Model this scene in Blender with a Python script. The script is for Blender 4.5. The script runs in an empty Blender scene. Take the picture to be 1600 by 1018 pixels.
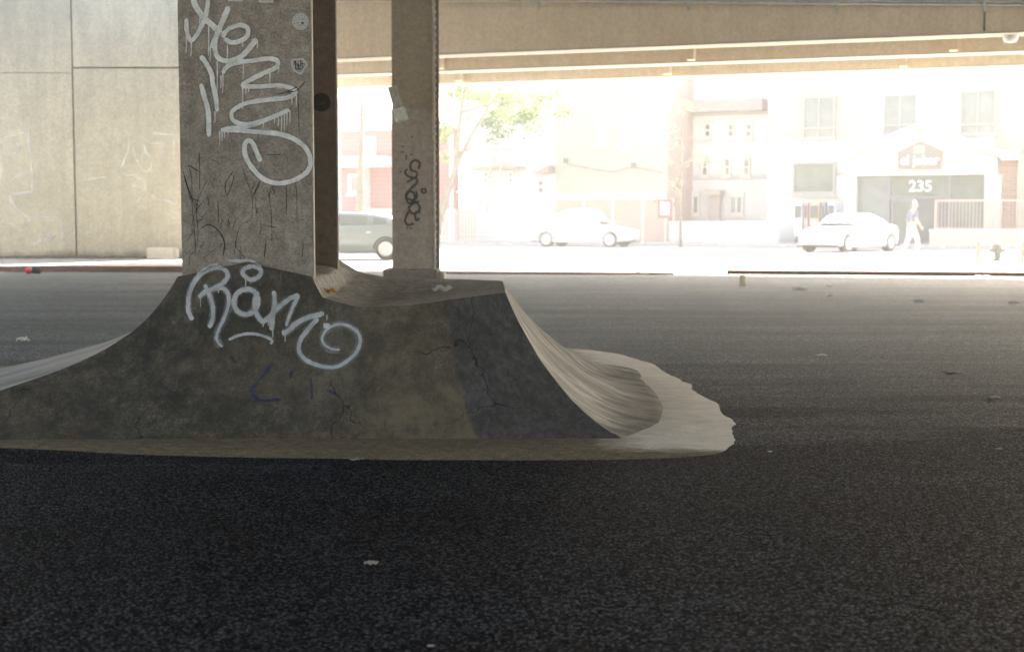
import bpy, bmesh, math, random
from mathutils import Vector, Matrix, noise
from mathutils.bvhtree import BVHTree
random.seed(7)
SC = bpy.context.scene
C = SC.collection
R = math.radians

# ------------------------------------------------------------------ camera
H, F = 1.25, 2222.0
PITCH = math.atan(169 / F)
FW = Vector((0, math.cos(PITCH), -math.sin(PITCH)))
UP = Vector((0, math.sin(PITCH), math.cos(PITCH)))
EYE = Vector((0, 0, H))
def ray(px, py):
    return FW + Vector((1, 0, 0)) * ((px - 800) / F) + UP * ((509 - py) / F)
def G(px, py, z=0.0):                       # photo pixel -> point at height z
    r = ray(px, py); return EYE + r * ((z - H) / r.z)
def D(px, py, Y):                           # photo pixel -> point at distance Y
    r = ray(px, py); return EYE + r * (Y / r.y)
cam = bpy.data.objects.new('camera', bpy.data.cameras.new('camera'))
C.objects.link(cam); SC.camera = cam
cam.location = EYE; cam.rotation_euler = (math.pi / 2 - PITCH, 0, 0)
cam.data.sensor_width = 36; cam.data.lens = 36 * F / 1600
cam.data.clip_start = 0.05; cam.data.clip_end = 2000
cam.data.dof.use_dof = True; cam.data.dof.focus_distance = 8.3; cam.data.dof.aperture_fstop = 3.2

# ------------------------------------------------------------------ helpers
def tag(o, label=None, cat=None, group=None, kind=None):
    if label: o['label'] = label
    if cat: o['category'] = cat
    if group: o['group'] = group
    if kind: o['kind'] = kind
    return o
def empty(name, loc, rz=0.0, label=None, cat=None, group=None):
    o = bpy.data.objects.new(name, None); C.objects.link(o)
    o.empty_display_size = .2
    o.location = loc; o.rotation_euler = (0, 0, rz)
    return tag(o, label, cat, group)
class MB:
    def __init__(s): s.v = []; s.f = []; s.m = []; s.mi = 0; s.at = {}
    def quad(s, *p):
        n = len(s.v); s.v += [tuple(q) for q in p]; s.f.append(tuple(range(n, n + len(p)))); s.m.append(s.mi)
    def box(s, x0, x1, y0, y1, z0, z1, M=None):
        c = [(x0,y0,z0),(x1,y0,z0),(x1,y1,z0),(x0,y1,z0),(x0,y0,z1),(x1,y0,z1),(x1,y1,z1),(x0,y1,z1)]
        if M is not None: c = [tuple(M @ Vector(q)) for q in c]
        n = len(s.v); s.v += c
        for f in ((0,3,2,1),(4,5,6,7),(0,1,5,4),(1,2,6,5),(2,3,7,6),(3,0,4,7)):
            s.f.append(tuple(n + i for i in f)); s.m.append(s.mi)
    def tube(s, pts, r, seg=8, cap=True):
        pts = [Vector(p) for p in pts]
        rr = r if isinstance(r, (list, tuple)) else [r] * len(pts)
        n0 = len(s.v)
        for i, p in enumerate(pts):
            t = (pts[min(i + 1, len(pts) - 1)] - pts[max(i - 1, 0)]).normalized()
            a = t.cross(Vector((0, 0, 1)))
            if a.length < .05: a = t.cross(Vector((1, 0, 0)))
            a.normalize(); b = t.cross(a)
            for k in range(seg):
                w = 2 * math.pi * k / seg
                s.v.append(tuple(p + (a * math.cos(w) + b * math.sin(w)) * rr[i]))
        for i in range(len(pts) - 1):
            for k in range(seg):
                a = n0 + i * seg + k; b = n0 + i * seg + (k + 1) % seg
                s.f.append((a, b, b + seg, a + seg)); s.m.append(s.mi)
        if cap:
            s.f.append(tuple(n0 + k for k in range(seg))[::-1]); s.m.append(s.mi)
            e = n0 + (len(pts) - 1) * seg
            s.f.append(tuple(e + k for k in range(seg))); s.m.append(s.mi)
    def prism(s, poly, y0, y1, M=None):     # polygon in x,z pushed along y
        n = len(s.v); k = len(poly)
        a = [(p[0], y0, p[1]) for p in poly] + [(p[0], y1, p[1]) for p in poly]
        if M is not None: a = [tuple(M @ Vector(q)) for q in a]
        s.v += a
        s.f.append(tuple(n + i for i in range(k))); s.m.append(s.mi)
        s.f.append(tuple(n + k + i for i in range(k))[::-1]); s.m.append(s.mi)
        for i in range(k):
            j = (i + 1) % k
            s.f.append((n + i, n + k + i, n + k + j, n + j)); s.m.append(s.mi)
    def build(s, name, mat, parent=None, smooth=False, bevel=0):
        me = bpy.data.meshes.new(name); me.from_pydata(s.v, [], s.f)
        for m in (mat if isinstance(mat, (list, tuple)) else [mat]): me.materials.append(m)
        me.polygons.foreach_set('material_index', s.m)
        bm = bmesh.new(); bm.from_mesh(me); bmesh.ops.recalc_face_normals(bm, faces=bm.faces); bm.to_mesh(me); bm.free()
        if smooth: me.polygons.foreach_set('use_smooth', [True] * len(me.polygons))
        me.update()
        o = bpy.data.objects.new(name, me); C.objects.link(o)
        if parent: o.parent = parent
        if bevel:
            b = o.modifiers.new('bevel', 'BEVEL'); b.width = bevel; b.segments = 2; b.limit_method = 'ANGLE'
        return o
def catmull(p, n=6):
    p = [Vector(q) for q in p]
    if len(p) < 3:
        return [p[0].lerp(p[-1], i / n) for i in range(n + 1)]
    out = []
    for i in range(len(p) - 1):
        a, b, c, d = p[max(i - 1, 0)], p[i], p[i + 1], p[min(i + 2, len(p) - 1)]
        for k in range(n):
            t = k / n
            out.append(.5 * ((2 * b) + (c - a) * t + (2 * a - 5 * b + 4 * c - d) * t * t + (3 * b - a - 3 * c + d) * t ** 3))
    out.append(p[-1]); return out

# ------------------------------------------------------------------ materials
class NT:
    def __init__(s, name, rough=.8):
        s.mat = bpy.data.materials.new(name); s.mat.use_nodes = True
        s.n = s.mat.node_tree.nodes; s.l = s.mat.node_tree.links
        s.b = s.n['Principled BSDF']; s.b.inputs['Roughness'].default_value = rough
        s.geo = None; s.out = s.n['Material Output']
    def node(s, t, **k):
        x = s.n.new(t)
        for a, b in k.items():
            if a.startswith('i_'):
                x.inputs[a[2:].replace('_', ' ')].default_value = b
            else: setattr(x, a, b)
        return x
    def link(s, a, b): s.l.new(a, b)
    def pos(s, scale=(1, 1, 1), rot=(0,0,0), loc=(0,0,0), obj=False):
        if obj: src = s.node('ShaderNodeTexCoord').outputs['Object']
        else: src = s.node('ShaderNodeNewGeometry').outputs['Position']
        m = s.node('ShaderNodeMapping'); m.inputs['Scale'].default_value = scale
        m.inputs['Rotation'].default_value = rot; m.inputs['Location'].default_value = loc
        s.link(src, m.inputs['Vector']); return m.outputs['Vector']
    def noise(s, vec, scale, detail=4, rough=.55, dist=0):
        x = s.node('ShaderNodeTexNoise'); x.inputs['Scale'].default_value = scale
        x.inputs['Detail'].default_value = detail; x.inputs['Roughness'].default_value = rough
        x.inputs['Distortion'].default_value = dist
        s.link(vec, x.inputs['Vector']); return x.outputs['Fac']
    def voro(s, vec, scale, feature='F1', out='Distance', rnd=1):
        x = s.node('ShaderNodeTexVoronoi', feature=feature); x.inputs['Scale'].default_value = scale
        x.inputs['Randomness'].default_value = rnd
        s.link(vec, x.inputs['Vector']); return x.outputs[out]
    def ramp(s, fac, stops):
        x = s.node('ShaderNodeValToRGB'); e = x.color_ramp.elements
        while len(e) < len(stops): e.new(.5)
        for q, (p, c) in zip(e, stops):
            q.position = p; q.color = (c, c, c, 1) if not isinstance(c, (tuple, list)) else (*c[:3], 1)
        s.link(fac, x.inputs['Fac']); return x.outputs['Color']
    def mix(s, fac, a, b, mode='MIX'):
        x = s.node('ShaderNodeMix', data_type='RGBA', blend_type=mode)
        for k, v in ((0, fac), (6, a), (7, b)):
            if isinstance(v, (int, float)): x.inputs[k].default_value = v if k == 0 else (v, v, v, 1)
            elif isinstance(v, (tuple, list)): x.inputs[k].default_value = (*v[:3], 1)
            else: s.link(v, x.inputs[k])
        return x.outputs[2]
    def math(s, op, a, b=None, c=None, clamp=False):
        x = s.node('ShaderNodeMath', operation=op, use_clamp=clamp)
        for k, v in enumerate((a, b, c)):
            if v is None: continue
            if isinstance(v, (int, float)): x.inputs[k].default_value = v
            else: s.link(v, x.inputs[k])
        return x.outputs[0]
    def mr(s, v, a, b, c=0, d=1):
        x = s.node('ShaderNodeMapRange'); s.link(v, x.inputs[0])
        for k, q in enumerate((a, b, c, d)): x.inputs[k + 1].default_value = q
        return x.outputs[0]
    def color(s, c):
        if isinstance(c, (tuple, list)): s.b.inputs['Base Color'].default_value = (*c[:3], 1)
        else: s.link(c, s.b.inputs['Base Color'])
    def bump(s, h, strength=.4, dist=.01, prev=None):
        x = s.node('ShaderNodeBump'); x.inputs['Strength'].default_value = strength; x.inputs['Distance'].default_value = dist
        s.link(h, x.inputs['Height'])
        if prev is not None: s.link(prev, x.inputs['Normal'])
        s.link(x.outputs[0], s.b.inputs['Normal']); return x.outputs[0]
def simple(name, col, rough=.7, var=.15, scale=6, metal=0, bump=.1, spec=None):
    t = NT(name, rough); v = t.pos(obj=True)
    n = t.noise(v, scale, 5, .6)
    c1 = tuple(q * (1 - var) for q in col); c2 = tuple(min(1, q * (1 + var)) for q in col)
    t.color(t.ramp(n, [(.3, c1), (.7, c2)]))
    t.b.inputs['Metallic'].default_value = metal
    if spec is not None: t.b.inputs['Specular IOR Level'].default_value = spec
    if bump: t.bump(t.noise(v, scale * 8, 3), bump, .01)
    return t.mat

def mat_asphalt():
    t = NT('asphalt', .55); p = t.pos()
    big = t.noise(p, .35, 4, .6)
    streak = t.noise(t.pos((.12, 1.3, 1)), 1.0, 6, .62, .4)
    c = t.ramp(big, [(.3, (.018, .021, .027)), (.7, (.032, .036, .044))])
    c = t.mix(t.ramp(streak, [(.38, .0), (.62, .7)]), c, (.013, .013, .016))
    # grit
    vo = t.node('ShaderNodeTexVoronoi'); vo.inputs['Scale'].default_value = 108; t.link(p, vo.inputs['Vector'])
    sep = t.node('ShaderNodeSeparateColor'); t.link(vo.outputs['Color'], sep.inputs[0])
    grit = t.ramp(sep.outputs[0], [(.0, .08), (.45, .42), (.75, 1.8), (.93, 6)])
    c = t.mix(1, c, grit, 'MULTIPLY')
    holes = t.ramp(vo.outputs['Distance'], [(.25, 1), (.75, .15)])
    c = t.mix(.8, c, holes, 'MULTIPLY')
    # dark cracks running across the lot
    sp = t.node('ShaderNodeSeparateXYZ'); t.link(p, sp.inputs[0])
    nz = t.noise(p, .9, 5, .65); nz2 = t.noise(p, 6, 3, .6)
    for (a, b, w, s) in ((13.25, -.055, .02, .9), (10.3, .03, .012, .5), (16.6, -.02, .03, .5), (20.5, .05, .03, .4)):
        y = t.math('SUBTRACT', sp.outputs[1], a); y = t.math('SUBTRACT', y, t.math('MULTIPLY', sp.outputs[0], b))
        y = t.math('ADD', y, t.math('MULTIPLY', t.math('SUBTRACT', nz, .5), .5))
        y = t.math('ADD', y, t.math('MULTIPLY', t.math('SUBTRACT', nz2, .5), .06))
        f = t.math('LESS_THAN', t.math('ABSOLUTE', y), w)
        f = t.math('MULTIPLY', f, s)
        c = t.mix(f, c, (.012, .011, .011))
    # paler and glossier with distance: light falloff put into the asphalt colour
    far_light = t.math('ADD', t.math('SUBTRACT', sp.outputs[1], 10.2), t.math('MULTIPLY', t.math('SUBTRACT', t.noise(t.pos((.35, 1.2, 1)), .8, 6, .65), .5), 9))
    far_light = t.mr(far_light, -2.2, 3.4)
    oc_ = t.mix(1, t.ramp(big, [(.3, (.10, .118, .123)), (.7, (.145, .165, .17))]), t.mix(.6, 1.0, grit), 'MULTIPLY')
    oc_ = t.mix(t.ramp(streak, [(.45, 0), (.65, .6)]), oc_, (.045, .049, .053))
    c = t.mix(t.math('MULTIPLY', far_light, .8), c, oc_)
    # oil and dust spots
    sp1 = t.ramp(t.noise(p, 1.9, 3, .5), [(.66, 0), (.72, .5)])
    c = t.mix(sp1, c, (.02, .019, .018))
    t.color(c)
    sl = t.math('MULTIPLY', t.ramp(sep.outputs[0], [(.1, .1), (.5, .3), (.9, 1)]), t.ramp(vo.outputs['Distance'], [(.3, 1), (.8, .1)]))
    t.link(t.math('MULTIPLY', sl, t.mr(far_light, 0, 1, .07, .55)), t.b.inputs['Specular IOR Level'])
    h = t.math('MULTIPLY', vo.outputs['Distance'], -1)
    h2 = t.bump(h, 1, .007)
    t.bump(t.noise(p, 300, 2), .35, .002, h2)
    return t.mat

def concrete(name, a, b, dark, scale=1.5, rough=.85, streaks=0, pits=.5, spots=.55, bumpd=.006, extra=None):
    t = NT(name, rough); p = t.pos()
    n = t.noise(p, scale, 7, .65, .3)
    c = t.ramp(n, [(.25, a), (.75, b)])
    m = t.noise(p, scale * 5.5, 6, .7)
    c = t.mix(t.ramp(m, [(.42, 0), (.7, spots)]), c, dark)
    f = t.noise(p, 70, 4, .7)
    c = t.mix(1, c, t.ramp(t.noise(p, 14, 5, .7), [(.35, 1 - pits * .7), (.62, 1.12)]), 'MULTIPLY')
    c = t.mix(1, c, t.ramp(f, [(.35, 1 - pits), (.58, 1.1)]), 'MULTIPLY')
    if streaks:
        s = t.noise(t.pos((5, 5, .25)), 1.2, 5, .6)
        c = t.mix(t.ramp(s, [(.45, 0), (.75, streaks)]), c, dark)
    if extra: c = extra(t, p, c)
    t.color(c)
    h = t.bump(t.noise(p, 45, 6, .7), .5, bumpd)
    t.bump(t.noise(p, 6, 4, .6), .35, bumpd * 4, h)
    return t.mat

M = {}
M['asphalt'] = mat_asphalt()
def ramp_extra(t, p, c):
    sp = t.node('ShaderNodeSeparateXYZ'); t.link(p, sp.inputs[0])
    X, Y, Z = sp.outputs
    nz = t.noise(p, 3, 5, .6)
    nw = t.math('MULTIPLY', t.math('SUBTRACT', nz, .5), .14)
    # later, greyer batch of cement on the right of the front face
    edge = t.math('ADD', t.math('SUBTRACT', X, t.math('MULTIPLY', Z, -.25)), nw)
    grey = t.mr(edge, -.225, -.195)
    gc = t.ramp(t.noise(t.pos((9, 9, 1.2)), 1.4, 6, .65), [(.3, (.06, .06, .058)), (.7, (.125, .122, .118))])
    c = t.mix(grey, c, gc)
    # dirt and moss low on the left
    blot = t.ramp(t.noise(p, 3.2, 9, .78, .5), [(.44, 0), (.60, .9)])
    fine = t.ramp(t.noise(t.pos((14, 14, 5)), 2.2, 7, .75, .6), [(.42, .62), (.6, 1.15)])
    c = t.mix(1, c, fine, 'MULTIPLY')
    brn = t.ramp(t.noise(p, .9, 5, .6, .4), [(.45, 0), (.62, .55)])
    reg = t.math('MULTIPLY', t.mr(X, -1.35, -.7), t.mr(edge, -.195, -.225))
    brn = t.math('ADD', t.math('MULTIPLY', brn, .8), t.math('MULTIPLY', reg, .34), None, True)
    c = t.mix(t.math('MULTIPLY', brn, t.mr(edge, -.195, -.225)), c, (.21, .17, .11))
    c = t.mix(t.math('MULTIPLY', t.ramp(t.noise(t.pos((1.5, 1.5, .8)), 4.5, 9, .8, .3), [(.47, 0), (.62, 1)]), .55), c, (.04, .036, .028))
    left = t.mr(X, .8, -1.7)
    c = t.mix(t.math('MULTIPLY', blot, left), c, (.028, .028, .024))
    vc = t.node('ShaderNodeTexVoronoi', feature='DISTANCE_TO_EDGE'); vc.inputs['Scale'].default_value = 1.15
    wv_ = t.node('ShaderNodeVectorMath', operation='ADD'); nzc = t.node('ShaderNodeTexNoise'); nzc.inputs['Scale'].default_value = 3.5; nzc.inputs['Detail'].default_value = 6; t.link(p, nzc.inputs['Vector'])
    sc2 = t.node('ShaderNodeVectorMath', operation='SCALE'); sc2.inputs['Scale'].default_value = .28; t.link(nzc.outputs['Color'], sc2.inputs[0]); t.link(p, wv_.inputs[0]); t.link(sc2.outputs[0], wv_.inputs[1]); t.link(wv_.outputs[0], vc.inputs['Vector'])
    ck = t.math('MULTIPLY', t.math('LESS_THAN', vc.outputs['Distance'], .0035), t.ramp(t.noise(p, 1.3, 3, .5), [(.48, 0), (.56, .85)]))
    c = t.mix(ck, c, (.012, .011, .009))
    # right face and left crest: skylight painted into colour, with streaks along the slope
    rf = t.math('SUBTRACT', X, t.math('MULTIPLY', t.math('SUBTRACT', Y, 7.86), 0.0))
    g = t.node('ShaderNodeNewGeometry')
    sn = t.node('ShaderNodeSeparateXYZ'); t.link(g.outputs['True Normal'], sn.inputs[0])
    fac = t.mr(t.math('ADD', t.math('MULTIPLY', t.math('ADD', X, .04), .68), t.math('MULTIPLY', t.math('SUBTRACT', Y, 8.58), .69)), .0, .012)
    sw = t.ramp(t.noise(t.pos((.9, 3.2, .9)), 1.6, 9, .74, .5), [(.3, (.13, .12, .105)), (.48, (.36, .34, .30)), (.68, (.82, .78, .70))])
    low = t.mr(t.math('ADD', Z, t.math('MULTIPLY', t.math('SUBTRACT', t.noise(t.pos((2, 7, 2)), 1.6, 7, .7), .5), .42)), .02, .09)
    sw = t.mix(low, t.mix(t.ramp(nz, [(.4, 0), (.6, 1)]), (.17, .165, .15), (.34, .325, .29)), sw)
    fac = t.math('MULTIPLY', fac, t.mr(X, -.55, -.35)); c = t.mix(fac, c, sw)
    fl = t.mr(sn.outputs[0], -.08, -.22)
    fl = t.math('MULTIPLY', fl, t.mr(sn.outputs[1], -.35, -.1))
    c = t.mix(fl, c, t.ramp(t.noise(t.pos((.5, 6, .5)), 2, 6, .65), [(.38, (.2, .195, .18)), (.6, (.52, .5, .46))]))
    return c
M['ramp'] = concrete('ramp_cement', (.105, .094, .072), (.19, .17, .132), (.045, .038, .026), 1.5, .9, extra=ramp_extra, spots=.7, bumpd=.005)
def apron_extra(t, p, c):
    sp = t.node('ShaderNodeSeparateXYZ'); t.link(p, sp.inputs[0])
    nz = t.noise(t.pos((1.8, 2.6, 1)), 2.6, 9, .74, .8)
    e = t.math('ADD', sp.outputs[0], t.math('MULTIPLY', t.math('SUBTRACT', nz, .5), .5))
    y = t.math('ADD', sp.outputs[1], t.math('MULTIPLY', t.math('SUBTRACT', nz, .5), .3))
    f = t.math('MULTIPLY', t.mr(e, .45, .75), t.mr(y, 7.5, 7.62))
    pale = t.ramp(nz, [(.3, (.60, .57, .51)), (.6, (.86, .83, .76))])
    return t.mix(f, c, pale)
M['apron'] = concrete('apron_cement', (.21, .17, .10), (.28, .225, .14), (.13, .105, .07), 2.5, .85, extra=apron_extra, spots=.5)
M['deck'] = concrete('deck_cement', (.40, .375, .33), (.56, .53, .475), (.24, .225, .19), 2.2, .8, spots=.5)
M['column'] = concrete('grimy_painted_steel', (.33, .285, .235), (.46, .41, .345), (.15, .125, .105), 2.2, .75, streaks=.6, pits=.4, bumpd=.003)
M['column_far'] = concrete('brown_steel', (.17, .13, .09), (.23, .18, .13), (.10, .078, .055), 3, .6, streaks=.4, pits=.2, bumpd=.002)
M['edge'] = simple('lit_edge', (.5, .46, .4), .6, .25, 20)  # paler tone stands for light catching the right-hand edges
M['column2'] = concrete('riveted_steel', (.27, .235, .205), (.36, .32, .285), (.17, .145, .12), 2, .7, pits=.3, bumpd=.003)
M['column2_upper'] = concrete('riveted_steel_olive', (.23, .195, .145), (.31, .265, .2), (.15, .125, .09), 2, .7, pits=.3, bumpd=.003)
def wall_extra(t, p, c):
    sp = t.node('ShaderNodeSeparateXYZ'); t.link(p, sp.inputs[0])
    n = t.noise(t.pos((1.6, 1, .35)), 1.1, 6, .65)
    soot_shade = t.math('ADD', t.mr(sp.outputs[2], 2.6, 7.5), t.math('MULTIPLY', t.math('SUBTRACT', n, .5), 1.4))  # soot plus fading bounce light, both painted darker towards the top left
    soot_shade = t.math('MULTIPLY', t.mr(soot_shade, .25, .95), t.mr(sp.outputs[0], -6, -15, .25, .75))
    c = t.mix(soot_shade, c, (.18, .178, .155))
    foot = t.mr(t.math('ADD', sp.outputs[2], t.math('MULTIPLY', n, .5)), .62, .36)
    return t.mix(foot, c, (.13, .115, .09))
M['wall'] = concrete('abutment_concrete', (.47, .45, .35), (.58, .555, .44), (.30, .29, .24), .9, .9, streaks=.3, pits=.25, spots=.4, bumpd=.006, extra=wall_extra)
M['plinth'] = concrete('plinth_concrete', (.16, .145, .125), (.22, .2, .175), (.09, .08, .07), 3)
M['joint'] = simple('joint', (.05, .045, .04), .9)
M['kerb'] = concrete('kerb_concrete', (.13, .075, .06), (.18, .11, .09), (.09, .055, .045), 2, .85, spots=.4)
M['sun_strip'] = concrete('sun_strip_pale', (.40, .37, .33), (.5, .47, .42), (.3, .27, .24), 2, .85, spots=.3)
M['bounce_sheet'] = concrete('bounce_sheet_pale', (.6, .56, .49), (.7, .66, .58), (.5, .46, .4), 1, .9, spots=.3)
M['sidewalk'] = concrete('sidewalk_concrete', (.5, .48, .44), (.6, .57, .53), (.38, .36, .33), 1.2, .85, spots=.4)
M['girder'] = concrete('girder_paint', (.62, .53, .40), (.70, .61, .48), (.5, .42, .31), .8, .55, streaks=.35, pits=.12, spots=.3, bumpd=.002)
M['flange'] = concrete('girder_flange', (.42, .38, .31), (.5, .455, .375), (.34, .3, .24), 1, .6, pits=.08, spots=.2, bumpd=.001)
M['soffit'] = concrete('deck_soffit', (.22, .2, .17), (.28, .25, .22), (.15, .13, .1), 1, .85, spots=.4)
M['pipe'] = simple('galvanised', (.33, .36, .37), .45, .2, 10, .3)
M['road'] = concrete('sunny_road', (.32, .31, .29), (.38, .37, .345), (.25, .24, .22), .8, .85, spots=.4)

def worn_paint(name, col, cover=.5, rough=.6, sc=60, thin=.0):
    t = NT(name, rough); p = t.pos()
    n = t.noise(p, sc, 6, .75); n2 = t.noise(p, sc * .22, 5, .7)
    c1 = tuple(q * .62 for q in col)
    t.color(t.ramp(n2, [(.3, c1), (.65, col)]))
    at = t.node('ShaderNodeAttribute', attribute_name='edge')
    e = at.outputs['Fac']
    e = t.math('POWER', e, 1.9)
    v = t.math('ADD', t.math('MULTIPLY', n, .6), t.math('MULTIPLY', n2, .5))
    v = t.math('ADD', v, t.math('MULTIPLY', e, -.42))
    v = t.mr(v, cover - .2 - .07, cover - .2 + .12)
    v = t.math('MULTIPLY', v, 1 - thin)
    t.link(v, t.b.inputs['Alpha'])
    return t.mat
M['p_white'] = worn_paint('worn_white_paint', (.88, .90, .88), .31)
M['p_white2'] = worn_paint('faded_white_paint', (.62, .64, .65), .37, thin=.08)
M['p_spray'] = worn_paint('overspray', (.55, .57, .57), .46, sc=140, thin=.68)
M['p_black'] = worn_paint('black_marker', (.022, .018, .026), .46, thin=.2)
M['p_dark'] = worn_paint('black_paint', (.010, .009, .011), .27, thin=.0)
M['p_blue'] = worn_paint('faded_blue_paint', (.03, .06, .22), .56, thin=.35)
M['p_chalk'] = worn_paint('pale_chalk', (.95, .97, .93), .40, sc=12, thin=.6)
M['p_road'] = worn_paint('old_line_paint', (.3, .3, .29), .52, sc=30, thin=.45)

# ------------------------------------------------------------------ world, sun
w = bpy.data.worlds.new('World'); SC.world = w; w.use_nodes = True
nt = w.node_tree; sky = nt.nodes.new('ShaderNodeTexSky'); sky.sky_type = 'NISHITA'; sky.sun_disc = False
SUN_AZ, SUN_EL = R(36), R(35.5)                # azimuth measured from +Y towards +X
sky.sun_elevation = SUN_EL; sky.sun_rotation = SUN_AZ
sky.air_density = 1.0; sky.dust_density = 5; sky.ozone_density = .6
bg = nt.nodes['Background']; bg.inputs['Strength'].default_value = .08
nt.links.new(sky.outputs[0], bg.inputs['Color'])
sd = bpy.data.lights.new('sun', 'SUN'); so = bpy.data.objects.new('sun', sd); C.objects.link(so)
sd.energy = 5; sd.angle = R(.53); sd.color = (1, .955, .88)
dirv = Vector((math.sin(SUN_AZ) * math.cos(SUN_EL), math.cos(SUN_AZ) * math.cos(SUN_EL), math.sin(SUN_EL)))
so.rotation_euler = (-dirv).to_track_quat('-Z', 'Y').to_euler(); so.location = (20, 40, 30)
SC.view_settings.view_transform = 'Standard'; SC.view_settings.look = 'None'
SC.view_settings.exposure = 3.5; SC.view_settings.gamma = 1
cy = SC.cycles
cy.max_bounces = 8; cy.diffuse_bounces = 5; cy.glossy_bounces = 3; cy.transparent_max_bounces = 24; cy.volume_bounces = 1
cy.use_denoising = True; cy.sample_clamp_indirect = 8
cy.caustics_reflective = False; cy.caustics_refractive = False

# ------------------------------------------------------------------ ground
def sheet(name, pts, z, mat, kind='structure'):
    m = MB(); m.quad(*[(p[0], p[1], z) for p in pts]); o = m.build(name, mat)
    return tag(o, kind=kind)
KL = [(-60, 33.3), (-11.8, 32.9), (-7.0, 32.7)]                    # kerb, left run
KR = [(4.75, 31.4), (10.9, 30.1), (40, 22.2)]                      # kerb, right run
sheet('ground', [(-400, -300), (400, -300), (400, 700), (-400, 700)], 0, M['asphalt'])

# raised pavements with a real kerb face
def raised(name, front, back, h, mat, kmat):
    m = MB()
    fr = [Vector((a, b, 0)) for a, b in front]; bk = [Vector((a, b, 0)) for a, b in back]
    up = Vector((0, 0, h))
    for i in range(len(fr) - 1):
        m.mi = 0; m.quad(fr[i] + up, fr[i+1] + up, bk[i+1] + up, bk[i] + up)
        m.mi = 1; m.quad(fr[i], fr[i+1], fr[i+1] + up, fr[i] + up); m.quad(bk[i], bk[i+1], bk[i+1] + up, bk[i] + up)
    m.mi = 1; m.quad(fr[0], bk[0], bk[0] + up, fr[0] + up); m.quad(fr[-1], bk[-1], bk[-1] + up, fr[-1] + up)
    return m.build(name, [mat, kmat])
tag(raised('pavement', KL, [(-60, 39.5), (-11.8, 39.5), (-7.0, 39.5)], .14, M['sidewalk'], M['kerb']), kind='structure')
tag(raised('pavement', KR, [(5.6, 33.4), (11.6, 32.3), (41, 24.4)], .10, M['sidewalk'], M['kerb']), kind='structure')
gm_ = MB()  # pale strip added to brighten the sunlit asphalt along the kerb
for (a, b) in (((4.75, 31.4), (10.9, 30.1)), ((10.9, 30.1), (40, 22.2))):
    gm_.quad((a[0], a[1] - 1.45, .006), (b[0], b[1] - 1.45, .006), (*b, .006), (*a, .006))
tag(gm_.build('sun_strip', M['sun_strip']), kind='structure')
# unseen pale sheets added around the span to bounce light up under it
sheet('pavement', [(26, -60), (60, -60), (60, 18), (26, 24)], .004, M['bounce_sheet'])
sheet('pavement', [(-60, -80), (22.9, -80), (22.9, -33), (-60, -33)], .004, M['bounce_sheet'])
sheet('pavement', [(-60, -32.9), (-21, -32.9), (-21, 20), (-60, 20)], .004, M['bounce_sheet'])
# sunny street between the lot and the houses
dF = Vector((.911, -.412, 0)); nF = Vector((.412, .911, 0)); OF = G(1440, 385)
def fpt(u, wv, z=0): return OF + dF * u + nF * wv + Vector((0, 0, z))
a, b, c, d = fpt(-90, -5), fpt(60, -5), Vector((60, 20, 0)), Vector((-90, 33.2, 0))
st = MB(); st.quad((-90, 41, .004), (-6.9, 33.5, .004), (4.6, 31.9, .004), (12, 32.6, .004), (45, 23, .004), (60, 20, .004), (*fpt(60, -3).xy, .004), (*fpt(-95, -3).xy, .004))
tag(st.build('road', M['road']), kind='structure')
fs = MB()
for (u0, u1, w0, w1, h) in ((-95, 60, -3.2, 6, .12),):
    q = [fpt(u0, w0), fpt(u1, w0), fpt(u1, w1), fpt(u0, w1)]
    fs.quad(*[p + Vector((0, 0, h)) for p in q])
    for i in range(4): fs.quad(q[i], q[(i+1) % 4], q[(i+1) % 4] + Vector((0, 0, h)), q[i] + Vector((0, 0, h)))
tag(fs.build('pavement', M['sidewalk']), kind='structure')

# ------------------------------------------------------------------ skate ramp
KEYS = [ # top point, bottom xy, (steep part share, exponent)
 ((-1.99, 8.46, .90), (-3.95, 7.85), (.35, 10, 1.3)),
 ((-1.58, 8.44, .985), (-2.2, 7.9), (.30, 7, 1.3)),
 ((-1.19, 8.46, .90), (-1.25, 7.9), (.25, 7, 1.3)),
 ((-1.13, 8.43, .78), (-1.1, 7.9), (.2, 6, 1.25)),
 ((-.92, 8.35, .727), (-.85, 7.9), (.0, 6, 1.25)),
 ((-.6, 8.37, .735), (-.4, 7.9), (.0, 6, 1.3)),
 ((-.3, 8.45, .775), (.1, 7.9), (.0, 6, 1.4)),
 ((-.04, 8.58, .80), (.65, 7.9), (.1, 7, 1.7)),
 ((-.05, 9.2, .80), (1.0, 8.8), (.1, 7, 2.1)),
 ((-.06, 9.8, .80), (1.06, 10.7), (.1, 7, 2.2)),
 ((-.07, 10.2, .80), (.9, 12.0), (.1, 7, 2.0)),
 ((-.6, 10.25, .815), (-.5, 12.3), (.1, 7, 1.6)),
 ((-.92, 10.25, .825), (-.9, 12.35), (.1, 7, 1.6)),
 ((-1.1, 10.25, .86), (-1.1, 12.4), (.2, 7, 1.4)),
 ((-1.24, 10.25, .945), (-1.3, 12.4), (.2, 7, 1.4)),
 ((-1.99, 10.1, .94), (-4.8, 10.5), (.35, 10, 1.5)),
 ((-1.99, 9.3, .92), (-4.6, 9.2), (.35, 10, 1.3)),
]
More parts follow.
